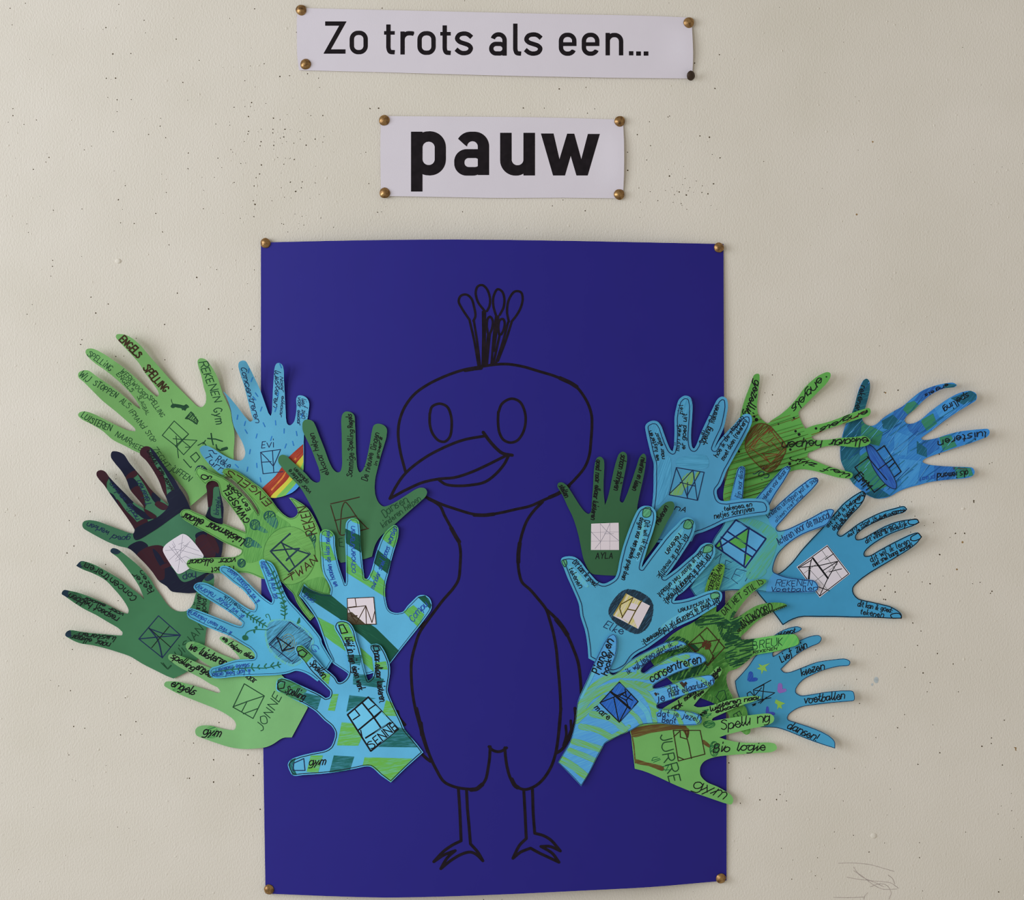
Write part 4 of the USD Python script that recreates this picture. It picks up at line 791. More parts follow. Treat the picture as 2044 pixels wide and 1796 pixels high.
for s, m in [('775,705 810,692 870,708 950,748 1010,790 960,880 830,832 770,780', pencil('green_tip', (62, 126, 74), (80, 150, 150), 20, .6)), ('990,808 1125,842 1092,945 970,868', hk), ('930,440 970,430 1060,512 1005,572 938,508', pencil('green_tip2', (78, 140, 62), (90, 160, 150), 20, .66)), ('1130,648 1198,662 1182,745 1128,700', hg), ('1255,248 1332,248 1402,400 1300,392', hg), ('1330,508 1452,510 1432,592 1345,565', hk), ('1550,568 1642,558 1655,625 1560,622', hg), ('1380,658 1500,668 1625,700 1600,772 1378,742', hk), ('1512,430 1550,418 1592,426 1610,470 1560,490', pencil('green_tip3', (44, 110, 104), (80, 160, 180), 20, .6)),
             ('1215,820 1262,820 1232,955 1178,950', hg), ('1350,828 1562,855 1480,870 1325,962', hk), ('1642,868 1692,890 1732,996 1610,990', hg), ('1288,1045 1456,1060 1442,1180 1420,1232 1250,1230', hg), ('1742,1085 1800,1100 1892,1246 1580,1242 1660,1170', hk), ('1470,1325 1852,1335 1680,1522 1520,1392 1455,1392', hg), ('1225,1310 1388,1320 1352,1432 1190,1446', hk), ('1040,1310 1138,1310 1100,1446 1008,1442', hg), ('862,1385 880,1345 920,1330 900,1400 930,1465 895,1468', hkd)]:
    h.patch(s, m, 'pencil_stripe', False)
h.line('775,738 800,716 835,725 826,772 782,780 775,738', 8, pen, 'fingernail'); h.line('940,482 975,465 1012,495 985,525 942,512 940,482', 9, pen, 'fingernail'); h.line('1265,272 1300,265 1335,328 1285,336 1265,272', 9, pen, 'fingernail'); h.line('1540,438 1578,440 1590,470 1550,478 1540,438', 8, pen, 'fingernail'); h.line('905,1372 985,1335 995,1430 900,1430 905,1372', 7, pen_ink, 'fingernail')
h.text('Spelling', '832,805 985,868', 60, pen, 8, slant=.3); h.text('Spellen.', '1030,575 1145,705', 52, pen, 8, slant=.3); h.text('blijf in mijn eigen werk.', '1300,375 1350,600 1412,805', 48, pen, 8, slant=.2); h.text('naar elkaar luisteren.', '1545,478 1565,700 1592,890', 50, pen, 8, slant=.2); h.text('gym', '1028,1392 1155,1385', 56, pen, 9, slant=.3)
h.mark('name_drawing', area('1500,845 1740,1100 1520,1275 1335,985', oF, 4, False), paper('sky_blue_plain', (104, 186, 218)), .00018)
h.line('1500,845 1740,1100 1520,1275 1335,985 1500,845|1480,1170 1680,1045', 13, pen, 'name_drawing'); h.line('1452,890 1530,985 1598,1085|1425,1105 1600,960', 13, pen, 'name_drawing'); h.line('1392,940 1432,990 1380,1025|1500,945 1558,905|1495,940 1545,1010|1545,1015 1598,965|1450,1160 1440,1110', 9, pen, 'name_drawing')
h.text('SENNE', '1528,1262 1735,1095', 66, pen, 9, jit=.5, slant=0); h.outline(12, 5.5, pen)

# ---------------- right-hand fan
# 11 blue-green patchwork hand, far right
EB = (56, 128, 186)
h = hand('blue and teal patchwork paper hand at the far right with an oval scribble', oH,
  '955,650 975,560 1000,490 1030,440 1060,370 1080,290 1105,210 1135,155 1160,142 1180,160 1187,210 1175,280 1150,370 1130,430 1125,470 1150,505 1190,520 1230,510 1300,450 1380,400 1450,360 1520,300 1600,240 1700,200 1800,178 1850,175 1880,195 1860,210 1780,220 1690,260 1610,320 1540,390 1480,440 1462,475 1480,500 1530,500 1590,470 1660,410 1740,350 1830,290 1920,250 1990,240 2035,265 2035,310 1980,350 1880,410 1780,480 1690,550 1630,590 1595,620 1610,632 1700,622 1800,590 1900,565 2000,552 2080,545 2130,545 2142,565 2130,600 2060,630 1980,660 1880,690 1780,725 1690,755 1620,785 1605,805 1640,825 1750,840 1850,845 1950,848 2005,855 2022,885 2010,915 1960,935 1850,945 1750,955 1650,970 1580,990 1500,1010 1420,1040 1350,1080 1290,1098 1230,1098 1190,1085 1155,1067! 1110,1030 1060,990 1020,935 980,860 955,800 948,720', pencil('patch_blue', (50, 118, 184), (72, 148, 198), 40, .62), (1300, 780), .009, 65, 200)
e_t = pencil('patch_teal', (30, 86, 106), (56, 128, 160), 55, .66); e_t2 = pencil('patch_teal_b', (30, 84, 100), (60, 130, 140), 15, .66); e_g = pencil('patch_green', (52, 122, 92), (64, 134, 130), 35, .66); e_d = pencil('patch_deep', (38, 84, 152), (56, 122, 186), 50, .55); e_l = pencil('patch_light', (56, 128, 190), (72, 148, 202), 50, .5)
for s, m in [('1135,155 1160,140 1190,160 1185,300 1130,480 1040,470 1000,490 1060,370 1085,270', e_t2), ('950,700 980,560 1040,470 1120,480 1200,560 1120,640 1100,740 1000,800 955,800', e_t), ('1120,480 1200,525 1290,570 1260,680 1180,660 1110,640', e_g), ('955,800 1100,740 1140,850 1060,990 1010,930', pencil('patch_tg', (36, 96, 112), (60, 134, 150), 45, .6)), ('1110,760 1190,700 1260,820 1320,1000 1200,1060 1090,870', e_g), ('1380,400 1460,355 1500,420 1462,475 1400,470 1370,440', e_d), ('1480,340 1540,320 1590,370 1530,400 1490,430 1450,390', e_g), ('1280,480 1370,430 1420,480 1340,550 1290,540', e_t), ('1590,250 1700,200 1800,220 1690,262 1610,322 1540,320', e_d), ('1780,180 1880,190 1850,214 1780,220', e_t2), ('1600,470 1690,420 1720,500 1640,560 1590,520', e_g), ('1700,380 1830,290 1920,330 1800,440 1740,450', e_l), ('1830,300 1990,238 2036,270 2030,310 1930,350', e_t), ('1480,510 1590,480 1640,560 1560,600 1500,560', e_d), ('1610,632 1730,615 1740,700 1640,760 1580,700', e_d), ('1740,612 1830,590 1880,680 1770,720', e_g), ('1560,640 1640,700 1640,770 1560,740', e_t), ('1700,838 1870,846 1850,945 1700,955', e_d), ('1860,848 1990,855 2010,915 1880,940', e_g), ('1150,1060 1250,1010 1350,1080 1230,1100', e_t), ('1380,560 1500,600 1480,760 1380,740', e_l), ('1420,780 1600,800 1560,980 1440,1020', e_l)]:
    h.patch(s, m, smooth=False)
for k_, (c_, a_) in enumerate([((34, 84, 138), 42), ((40, 104, 128), 38), ((84, 152, 200), 48)]):
    h.hatch(affinity.scale(h.poly, .98, .98), a_, 26, 4.5, ink('patch_stroke%d' % k_, c_), jit=9, frac=.16, seed=20 + k_)
h.line('1300,678 1435,885 1220,1050 1065,850 1300,678|1165,765 1320,950|1250,870 1370,780|1290,900 1385,810', 8, pen, 'name_drawing'); h.patch('1158,670 1200,680 1280,780 1350,880 1398,990 1390,1022 1330,1000 1240,900 1190,800', pencil('oval_blue', (42, 80, 160), (60, 122, 190), -60, .58), 'scribble'); h.line('1158,670 1200,680 1280,780 1350,880 1398,990 1390,1022 1330,1000 1240,900 1190,800', 6, pen_ink, 'scribble', True, closed=True); h.line('1165,765 1320,950|1250,870 1370,780', 7, pen, 'name_drawing')
h.text('rekenen', '1112,195 1090,300 1062,400', 44, pen, 7); h.text('engels', '1812,188 1730,225 1625,275', 40, pen, 8); h.text('spelling', '1965,255 1880,300 1765,378', 44, pen, 8); h.text('luisteren', '2110,560 1920,590 1730,640', 50, pen, 8); h.text('als iemand', '1968,890 1850,905 1725,915', 44, pen, 8); h.text('luister ik', '1960,858 1850,850', 24, graphite, 5); h.text('praat', '1700,915 1580,930', 36, pen_blue, 5); h.text('EMM', '1062,930 1155,1035', 62, pen, 9, slant=0)

# 12 grass green hand with ruled lines
HG = (88, 154, 70)
h = hand('grass green paper hand ruled with brown lines and a brown scribbled medallion', oH,
  '20,1120 20,1010 45,920 70,820 100,720 130,560 150,440 170,360 200,270 235,180 265,110 300,105 305,130 300,200 290,290 285,370 295,430 330,475 370,500 400,475 470,430 540,370 610,290 660,220 720,160 790,110 850,90 870,100 870,130 840,180 770,250 700,320 640,380 615,410 620,440 645,500 670,542! 740,515 830,495 920,465 1020,425 1120,390 1180,378 1192,400 1180,435 1110,460 1020,490 920,520 830,550 760,585 720,605 735,628 850,630 950,615 1050,610 1140,600 1165,610 1190,635 1180,665 1100,690 1000,685 900,675 800,690 730,720 690,740 690,770 740,795 850,840 950,870 1040,895 1050,910 1035,935 950,935 850,910 750,880 650,865 600,870 540,890 480,950 400,1010 320,1090 200,1150 60,1150', paper('grass_green_paper', HG), (330, 720), .009, 65, 190)
h.hatch('20,1120 20,700 150,440 300,420 640,440 660,560 760,640 700,800 560,890 300,1100', 17, 54, 3, ink('ruled_brown', (116, 82, 44)), 'ruled_lines', smooth=False, jit=1.5, seed=4); h.hatch('20,1120 20,700 150,440 300,420 640,440 660,560 760,640 700,800 560,890 300,1100', 17, 62, 2.4, ink('ruled_green', (62, 112, 52)), 'ruled_lines', smooth=False, jit=2, seed=9)
h.line('720,590 950,515 1150,400|560,480 640,440', 4, red_brown, 'ruled_lines')
med = '230,560 290,505 370,512 440,580 515,690 480,790 430,860 370,885 290,830 200,720 192,650'
h.patch(med, pencil('medallion', (96, 98, 50), (84, 150, 68), 50, .5), 'medallion'); h.hatch('230,560 290,505 370,512 420,560 330,590 250,660 215,720 192,650', 50, 9, 6, ink('medallion_brown', (92, 66, 36)), 'medallion', jit=12); h.hatch('480,790 430,860 370,885 300,830 380,830 450,740 510,690', 40, 9, 6, ink('medallion_brown', (92, 66, 36)), 'medallion', jit=12); h.line(med, 8, ink('medallion_brown', (92, 66, 36)), 'medallion', True, closed=True)
h.line('385,545 510,705 395,820 225,690 385,545|255,690 300,620 385,680|360,660 420,610|400,650 470,720|320,740 450,745|330,740 390,820|350,770 450,750', 6, red_brown, 'name_drawing')
h.text('gezellig', '262,150 225,280 172,430', 56, pen, 9, slant=.2); h.text('engels', '790,125 690,230 555,370', 58, pen, 8, slant=.2); h.text('engels', '1165,380 980,440 780,525', 56, pen, 8, slant=.2); h.text('elkaar helpen', '1172,612 950,625 700,635 490,650', 62, pen, 8, slant=.2); h.text('lief zijn', '1035,895 850,840 560,760', 58, pen, 8, slant=.2); h.text('jo?', '270,890 330,960', 70, pen_ink, 6)
dots = [(280, 470, 14), (262, 445, 9), (578, 455, 8), (592, 562, 10), (620, 588, 12), (755, 540, 10), (550, 708, 10), (545, 822, 12), (945, 655, 9), (140, 725, 9), (1018, 915, 8), (1170, 638, 8), (838, 128, 6), (1160, 398, 7), (455, 505, 7)]
for x, y, rr_ in dots: h.mark('ink_dot', Point(oH[0] + x / 4, oH[1] + y / 4).buffer(rr_ / 4, quad_segs=3), pen, .0003)

# 13 blue hand with a white square drawing
WB = (60, 141, 180)
h = hand('plain mid-blue paper hand at the right with a tilted white paper square', oI,
  '300,975 400,890 480,790 560,700 640,620 690,560 750,490 800,430 860,380 920,340 970,318 997,345! 975,400 940,450 880,510 830,570 790,620 770,660 790,675 850,640 930,580 1020,530 1120,485 1220,455 1300,440 1325,465! 1300,490 1230,510 1130,545 1030,590 950,640 915,680 920,705 960,700 1050,650 1150,595 1250,560 1340,545 1405,543 1422,572! 1370,600 1280,630 1180,670 1090,720 1020,770 985,810 985,835 1020,835 1100,790 1200,735 1290,690 1360,660 1410,650 1442,685! 1400,740 1320,800 1220,860 1120,920 1020,980 940,1040 895,1090 895,1130 930,1175 1000,1195 1090,1215 1190,1240 1260,1280 1282,1310 1280,1338! 1200,1338 1050,1330 900,1330 750,1325 600,1325 480,1325 400,1350 330,1392! 270,1310 200,1220 120,1120 100,1050 200,1000', paper('mid_blue_paper', WB), (700, 1050), .012, 65, 200)
h.card('685,748! 868,980! 625,1170! 440,925!', card_white, label='white paper square with a pencilled drawing', smooth=False)
h.line('685,758 856,980 625,1158 452,927 685,758', 6, pen, 'name_drawing', lift=.00048); h.line('570,855 690,1015|545,930 538,1020', 14, pen, 'name_drawing', lift=.00048); h.line('452,930 620,915 770,880|560,860 545,930|770,880 690,1015 625,1155|650,955 770,880|700,965 800,940|670,865 735,820|600,1080 700,1115|560,870 460,930', 6, pen, 'name_drawing', lift=.00048); h.line('500,975 690,835|560,1060 770,900|640,790 800,1020|530,930 700,1120', 2.5, graphite, 'name_drawing', lift=.00046)
for w, s, hh in [('dit vind ik belangrijk', '682,600 800,475 985,325', 32), ('dat je luistert', '720,615 800,520 905,430', 32), ('aardig doen', '765,622 830,540 890,475', 30), ('dit vind ik belangrijk', '868,628 1050,535 1310,462', 32), ('dat je niet opgeeft', '852,688 1000,600 1160,525', 34), ('dit vind ik moeilijk', '985,712 1130,640 1310,568', 34), ('rekenen.', '1052,720 1260,632', 40), ('dit wil ik leren:', '1025,862 1180,780 1345,705', 42), ('niet snel bang worden', '1048,910 1200,825 1355,745', 38), ('dit kan ik goed:', '930,1222 1205,1275', 38), ('tekenen', '952,1262 1135,1290', 42)]:
    h.text(w, s, hh, pen, 7.5)
for s in ['905,405 935,370 975,355 980,380 950,415 915,418', '1200,492 1240,478 1295,478 1270,505 1215,508', '1330,560 1370,545 1405,543 1420,570 1370,588 1335,580', '1352,690 1400,660 1412,652 1440,685 1390,715 1355,712', '1190,1310 1215,1298 1262,1300 1280,1336 1205,1334']: h.line(s, 7, pen, 'fingernail', True, closed=True)
h.outline(5, 6, pen)

# 14 teal hand with a triangle drawing
up = lambda s: conv(s, oH, oJ)
h = hand('teal paper hand with a bold triangle square and a thumb reading REKENEN', oJ,
  up('65,1130 90,1020 115,910 135,855 160,840 185,850 190,880 182,960 175,1050 172,1110 220,1140 270,1100 350,1010 430,920 500,850 535,838 553,855 540,890 500,960 440,1050 385,1150 380,1180 400,1190 470,1130 560,1050 650,980 720,935 765,935 775,960 740,1010 660,1090 580,1170 500,1260 440,1335 450,1355 520,1345 620,1300 720,1250 800,1205 870,1182 900,1195 885,1235 845,1305 780,1335 680,1372 590,1420 500,1490 450,1550 420,1620 415,1680 455,1705') + ' ' + conv('340,1000 420,1015 520,1025 580,1035 610,1070 610,1105 580,1125 480,1130 350,1130 200,1125 120,1117', oI, oJ) + ' 1400,795 1230,845 1150,838! 1108,772! 1180,640 1240,520 1300,380 1380,255', paper('teal_paper', (76, 156, 176)), (1480, 520), .008, 70, 210)
tb = paper('teal_finger', (72, 146, 198))
for s in [up('60,1140 90,1020 115,910 135,850 160,838 190,850 190,900 175,1110'), up('270,1100 350,1010 430,920 500,850 550,840 553,870 500,960 400,1180 380,1180'), up('400,1190 470,1130 560,1050 650,980 720,930 780,940 740,1010 580,1170 440,1335 380,1280'), up('520,1345 620,1300 720,1250 870,1180 905,1200 840,1310 680,1372 560,1440 470,1480'), conv('260,975 340,1000 520,1022 580,1032 615,1070 610,1110 580,1130 350,1135 200,1128', oI, oJ)]: h.patch(s, tb, 'pencil_patch')
tg = pencil('teal_green', (84, 158, 112), (76, 156, 176), 50, .5); tb2 = pencil('teal_streak', (58, 132, 160), (84, 164, 180), 30, .5)
h.patch('1400,250 1600,220 1800,330 1790,480 1700,640 1560,620 1720,380 1480,230', tg); h.patch('1300,480 1540,610 1520,700 1380,790 1150,830 1110,770 1240,520', tb2); h.patch('1600,560 1720,640 1650,700 1560,690', tg)
h.mark('name_drawing', area('1475,230 1715,380 1550,610 1310,440', oJ, 4, False), paper('square_blue', (84, 160, 206)), .00018)
sqg = pencil('square_green', (84, 160, 76), (92, 168, 110), 40, .7); sqb = ink('marker_navy', (28, 40, 88))
h.mark('name_drawing', area('1415,405 1578,300 1560,450 1510,460', oJ, 4, False), sqg, .00022); h.mark('name_drawing', area('1540,500 1600,520 1545,600', oJ, 4, False), sqg, .00022); h.mark('name_drawing', area('1310,440 1358,385 1370,470', oJ, 4, False), sqg, .00022)
h.line('1475,230 1715,380 1550,610 1310,440 1475,230|1405,320 1640,480|1358,368 1605,525|1580,290 1562,420 1540,600|1580,292 1470,365 1335,455|1350,400 1370,475', 12, sqb, 'name_drawing')
h.line('1310,545 1360,500 1340,580|1395,550 1370,680 1420,700|1395,550 1440,570|1385,615 1425,625|1480,620 1440,700 1490,740|1480,620 1560,640|1460,660 1510,680|1590,650 1550,720', 4, pen_ink, 'name_drawing')
for w, s, hh, a, wd in [('fijn voor elkaar', '150,1100 165,980 178,850', 36, oH, 5), ('rekenen voor elkaar op', '345,1115 440,990 548,848', 34, oH, 5), ('kinderen uitleggen wat ik snap', '372,1252 560,1100 770,945', 38, oH, 5), ('alleen niet snel', '430,1280 540,1160 645,1070', 38, oH, 5), ('Acteren voor de musical', '455,1458 640,1340 865,1235', 58, oH, 6), ('REKENEN', '272,1062 562,1062', 46, oI, 6), ('Voetballen', '235,1120 420,1122 605,1112', 58, oI, 6)]:
    h.text(w, s, hh, pen_ink, wd, o=a)
h.outline(5, 5, sqb)

# 15 blue hand on the card's right edge
h = hand('blue paper hand with a spread thumb over the right card edge', oG,
  '790,1000 800,980 815,860 818,700 818,620 800,560 780,480 760,390 752,320 770,295 810,278 850,285 880,320 905,390 935,470 955,510 970,522! 980,480 985,360 985,250 1000,170 1020,110 1065,78 1110,90 1128,140 1128,230 1120,340 1118,430 1128,490 1140,500 1160,470 1190,390 1240,280 1290,180 1330,105 1365,85 1400,100 1412,160 1400,240 1380,330 1350,400 1320,460 1305,500 1340,440 1400,370 1460,310 1520,240 1560,222 1595,235 1605,280 1590,330 1550,410 1500,500 1450,590 1400,680 1370,760 1350,800 1325,830 1325,870 1345,910 1390,920 1450,912 1550,900 1650,900 1710,912 1740,950 1745,990 1730,1020 1650,1035 1550,1050 1450,1070 1380,1090 1300,1130 1220,1165 1150,1190 1125,1240! 1000,1270 890,1252 820,1248! 800,1120', paper('steel_blue_paper', (74, 148, 186)), (1080, 820), .010, 65, 190)
hb = pencil('steel_shade', (66, 138, 176), (84, 162, 200), 70, .5)
h.patch('800,620 940,560 960,640 930,860 840,960 815,900', hb); h.patch('1000,590 1240,560 1250,650 1010,640', pencil('steel_shade_b', (64, 136, 170), (84, 162, 200), 0, .5)); h.patch('780,310 850,290 900,400 850,420', hb); h.patch('1010,120 1060,90 1110,100 1110,200 1020,220', hb)
gy = pencil('olive_patch', (116, 164, 88), (76, 154, 196), 70, .62)
for s in ['945,860 1030,780 1060,720 1120,690 1130,760 1060,830 1040,870', '1060,745 1130,690 1120,790 1040,790', '1160,690 1190,690 1140,790 1170,900 1150,880']: h.patch(s, gy)
h.line('1000,652 1222,690 1170,914 942,870 1000,652|1000,655 1045,760 1090,895|1132,672 1040,770 945,862|1132,672 1150,790 1167,910|1190,685 1120,810 1090,870|1030,770 1148,800|1090,770 1088,895', 6.5, pen_ink, 'name_drawing')
for w, s, hh in [('we luisteren', '862,598 845,470 800,358', 30), ('naar elkaar', '908,582 890,470 850,372', 28), ('mijn werk', '1022,518 1038,310', 32), ('ziet', '1048,228 1052,155', 32), ('er goed uit', '1068,508 1085,228', 32), ('Spelling', '1222,472 1282,335', 48), ('Rekenen', '1302,298 1342,158', 42), ('hoe ik de stappen', '1328,572 1430,400 1538,258', 34), ('moet doen (rekenen)', '1380,598 1470,440 1565,280', 34), ('tekenen en', '1382,1000 1602,960', 36), ('netjes schrijven', '1305,1062 1450,1030 1618,998', 40), ('nnA', '935,975 1072,1010', 44)]:
    h.text(w, s, hh, pen, 7)
h.outline(24, 5.5, pen_ink)

# 16 dark green hand on the card
h = hand('dark forest green paper hand on the card with a white square card below its fingers', oG,
  '50,800 58,775 85,770 120,790 150,830 200,910 240,970 275,1010 300,1022 318,1005 325,930 335,800 340,700 352,610 370,572 395,565 420,590 425,650 420,750 420,850 430,952! 450,900 470,820 490,720 520,600 545,540 575,525 600,540 607,575 600,640 580,740 560,840 550,920 570,932 600,880 640,770 680,650 710,565 740,540 757,560 755,630 740,720 720,810 700,900 688,980 700,1040 760,1100 800,1080 840,1010 880,960 930,925 970,925 985,950 975,1000 930,1080 880,1180 830,1270 780,1340 690,1450 600,1490 510,1515! 400,1510 320,1495 265,1400 240,1300 220,1200 195,1110 170,1040 130,960 90,870', paper('forest_green_paper', (49, 93, 60)), (450, 1250), .010, 60, 170)
h.card('320,1100! 540,1092! 543,1310! 318,1310!', card_pink, label='white square card with a faint pencil drawing')
h.line('320,1165 395,1245 435,1175 470,1097|392,1100 435,1150 540,1235|395,1245 350,1300|425,1180 500,1180', 3, ink('faint_pencil', (132, 128, 140)), 'name_drawing', lift=.00048); h.line('320,1170 540,1165|392,1095 395,1310|470,1095 468,1310|320,1240 540,1238', 1.6, ink('faint_pencil', (132, 128, 140)), 'name_drawing', lift=.00046)
for w, s, hh in [('stelten', '62,800 110,892', 40), ('goed naar elkaar luisteren', '362,590 350,800 318,1062', 38), ('schoon schrijven', '560,548 535,680 500,825', 42), ('rekenen en lezen', '720,570 700,680 648,825', 40), ('rekenen', '862,1110 935,970', 42)]: h.text(w, s, hh, pen, 8, slant=.2)
h.text('AYLA', '355,1380 490,1376', 46, pen, 6.5, jit=.5)

# 17 blue hand with hearts
h = hand('blue paper hand with small drawn hearts and stars at the lower right', oL,
  '1070,345 1130,310 1200,285 1250,280 1282,298 1260,320 1200,345 1150,380 1100,440 1050,500 1055,520! 1120,480 1200,430 1280,385 1360,355 1420,352 1440,375 1425,410 1360,440 1280,480 1200,540 1140,600 1118,622! 1140,645 1180,645 1280,610 1400,565 1530,545 1630,538 1668,560 1660,590 1580,600 1470,625 1370,665 1290,710 1240,770 1235,805 1270,830 1370,820 1500,800 1620,792 1690,798 1703,830 1700,870 1640,880 1520,890 1400,905 1290,920 1220,950 1175,990 1170,1020 1230,1045 1340,1080 1440,1120 1510,1160 1545,1200 1548,1255! 1450,1225 1350,1190 1250,1150 1150,1110 1080,1090 1000,1085 930,1080 870,1040 830,960 780,850 755,770 748,715! 800,660 860,590 900,530 950,480 1010,400', paper('cornflower_paper', (63, 141, 176)), (1000, 760), .012, 65, 180)
for s, c in [('858,650! 868,640 882,642 892,655 893,690! 915,688 930,697 924,712 900,720 868,722! 848,712 850,680', (40, 74, 160)), ('1092,742! 1102,732 1118,734 1126,748 1128,780! 1148,776 1160,785 1156,800 1130,808 1105,814! 1088,800 1088,770', (132, 96, 170)), ('998,925! 1006,918 1016,925 1020,962! 1055,964 1068,974 1064,986 1040,988 1004,984! 994,970 996,945', (64, 74, 168))]: h.patch(s, pencil('heart%d' % c[0], c, (70, 144, 190), 60, .7), 'heart')
for s in ['935,578 965,592 1030,572 990,605 1005,640 975,630 960,665 958,630 920,615 950,605', '1075,862 1100,875 1150,895 1118,908 1125,940 1100,925 1085,945 1088,905 1065,890']: h.patch(s, pencil('star_green', (132, 178, 72), (70, 144, 190), 45, .7), 'star', False)
h.line('895,785 1035,710|895,785 905,840 870,800 845,815 850,845|895,785 980,745 965,870|905,790 1065,810 935,890|900,840 960,770|930,870 1035,850|885,905 915,895 890,915 912,905|950,895 1000,845', 6, pen, 'name_drawing')
for w, s, hh in [('kiezen', '1280,668 1360,640 1458,615', 58), ('voetballen', '1300,888 1450,870 1620,850', 56), ('dansen!', '1162,1090 1280,1145 1400,1195', 62), ('Lief zijn', '1118,562 1210,500 1322,440', 56), ('respect', '1075,372 1140,340 1225,325', 38)]: h.text(w, s, hh, pen, 8, slant=.25)
h.outline(3, 4, pen_ink)

# 18 scribbled green hand
SG = (92, 152, 72)
h = hand('green paper hand hatched in dark green pencil with narrow pointed fingers', oJ,
  '900,1210 960,1150 1050,1090 1130,1050 1210,985 1232,900 1225,812 1240,740 1270,660 1310,600 1350,578 1385,590 1380,650 1360,730 1340,790 1332,860 1322,965 1370,930 1430,860 1500,790 1580,730 1660,705 1710,705 1720,720 1690,750 1620,800 1550,870 1490,950 1450,1016! 1500,1000 1560,960 1640,915 1730,893 1820,890 1870,900 1885,915 1860,930 1780,960 1700,1000 1620,1060 1560,1120 1515,1165 1520,1182 1600,1180 1700,1165 1800,1150 1900,1143 1950,1145 1980,1185 1978,1220 1900,1250 1800,1280 1700,1295 1620,1315 1550,1370 1480,1420 1420,1440 1400,1480 1410,1560 1440,1620 1470,1650 ' + conv('720,830 760,880 830,920 850,980 860,1040 872,1100 868,1130 840,1145 800,1120 740,1060', oL, oJ) + ' ' + conv('1440,950 1400,880 1300,815 1190,770 1100,740 1000,680 930,610 850,540 800,480 800,440', oK, oJ), pencil('green_scrawl', (76, 132, 60), (96, 154, 74), 75, .5), (1280, 1280), .009, 70, 200)
dgh = ink('dark_green_pencil', (30, 72, 48)); mgh = ink('mid_green_pencil', (62, 118, 52))
for s, a, m, sd in [('1150,1040 1300,980 1420,1040 1500,1130 1480,1180 1420,1120 1300,1060 1180,1090', 10, dgh, 1), ('1400,1130 1520,1170 1620,1180 1600,1310 1480,1410 1400,1360 1390,1240', 15, dgh, 2), ('1330,1060 1420,1080 1460,1180 1390,1200', 70, dgh, 3), ('900,1220 1000,1160 1100,1200 1180,1270 1060,1300 900,1310', 40, dgh, 4), ('800,1330 900,1290 1060,1290 1150,1300 1000,1400 850,1420', 60, mgh, 5), ('930,1400 1060,1330 1260,1380 1200,1450 950,1500', 60, dgh, 6), ('1300,1290 1420,1300 1400,1400 1300,1420', 30, mgh, 7), ('1220,1640 1300,1560 1400,1600 1440,1660 1330,1760 1250,1720', 70, mgh, 8), ('1460,960 1520,1000 1500,1100 1430,1060', 20, dgh, 9), ('1250,1560 1380,1440 1420,1580 1330,1660', 65, mgh, 10)]:
    h.hatch(s, a, 5, 7, m, jit=9, frac=.42, seed=sd); h.hatch(s, a, 9, 8, m, jit=9, frac=.3, seed=sd + 40)
h.patch('1620,1190 1800,1152 1950,1148 1975,1215 1800,1275 1640,1300', pencil('bright_green_shade', (84, 168, 84), (112, 182, 90), 60, .5)); h.patch('1310,600 1350,578 1385,590 1370,700 1330,830 1230,800 1260,680', pencil('olive_finger', (84, 132, 50), (100, 156, 66), 70, .5))
for w, s, hh in [('DAT HET STIL IS', '1375,978 1500,850 1685,722', 46), ('ANTWOORD', '1512,1065 1620,985 1755,925', 54), ('GEVEN ZONDER HANDOPSTEKEN', '1490,1122 1640,1010 1885,918', 30), ('BREUK', '1612,1262 1845,1232', 62), ('REKENEN', '1615,1315 1805,1280', 32), ('IEDEREEN AAN', '1252,800 1290,690 1345,590', 34), ('WERK', '1310,800 1345,660', 38), ('het', '1290,720 1330,640', 24)]: h.text(w, s, hh, pen_green if w in ('BREUK',) else pen, 6.5, jit=.7)
h.line('1245,1090 1385,1250 1250,1395 1095,1225 1245,1090|1095,1225 1240,1205 1345,1185|1190,1150 1240,1215 1300,1330 1290,1340|1095,1225 1160,1280 1240,1210|1300,1310 1250,1395|1345,1185 1290,1290', 7, pen_brown, 'name_drawing'); h.hatch(' '.join('%g,%g' % (1242 + 36 * math.cos(t), 1228 + 36 * math.sin(t)) for t in np.arange(8) * math.pi / 4), 50, 6, 6, ink('dark_red_brown', (84, 50, 34)), 'scribble', jit=30)
h.line(' '.join('%g,%g' % (1075 + 28 * math.cos(t), 1255 + 26 * math.sin(t)) for t in np.arange(8) * math.pi / 4), 6, pen_green, 'name_drawing', True, closed=True)
h.line('1315,1640 1360,1690 1400,1650 1385,1590 1340,1600 1320,1640|1395,1640 1410,1690', 6, pen_green, 'name_drawing'); h.line('785,955 735,985 745,1015|785,955 800,985|760,970 775,1000', 6, pen_green, 'name_drawing', o=oL)

# 19 blue hand with green nails
h = hand('large blue paper hand with green fingernails and a dark-ringed square drawing', oJ,
  '78,560 85,535 130,520 185,525 230,555 280,620 330,680 370,720 420,738 470,720 510,690 530,640 545,560 575,440 620,310 660,210 700,140 740,118 800,125 835,165 838,220 815,320 780,420 750,520 730,580 724,612! 760,560 820,480 880,400 940,330 1000,270 1050,220 1090,208 1130,225 1152,275 1145,320 1110,400 1060,480 1000,570 950,640 905,690! 1000,620 1080,550 1150,490 1200,430 1250,412 1300,430 1310,500 1270,570 1200,650 1120,740 1060,800 1000,845 983,877! 1050,868 1150,840 1250,800 1320,790 1360,810 1365,850 1340,900 1250,960 1150,1020 1060,1060 980,1100 900,1160 830,1210 760,1260 700,1290 650,1330 600,1400 500,1450 460,1440 400,1400 350,1362! 298,1335! 290,1230 270,1110 235,1000 220,900 180,800 130,690 100,610', elke_blue, (600, 950), .010, 75, 210)
gn = pencil('nail_green', (92, 164, 120), (60, 120, 84), 45, .6)
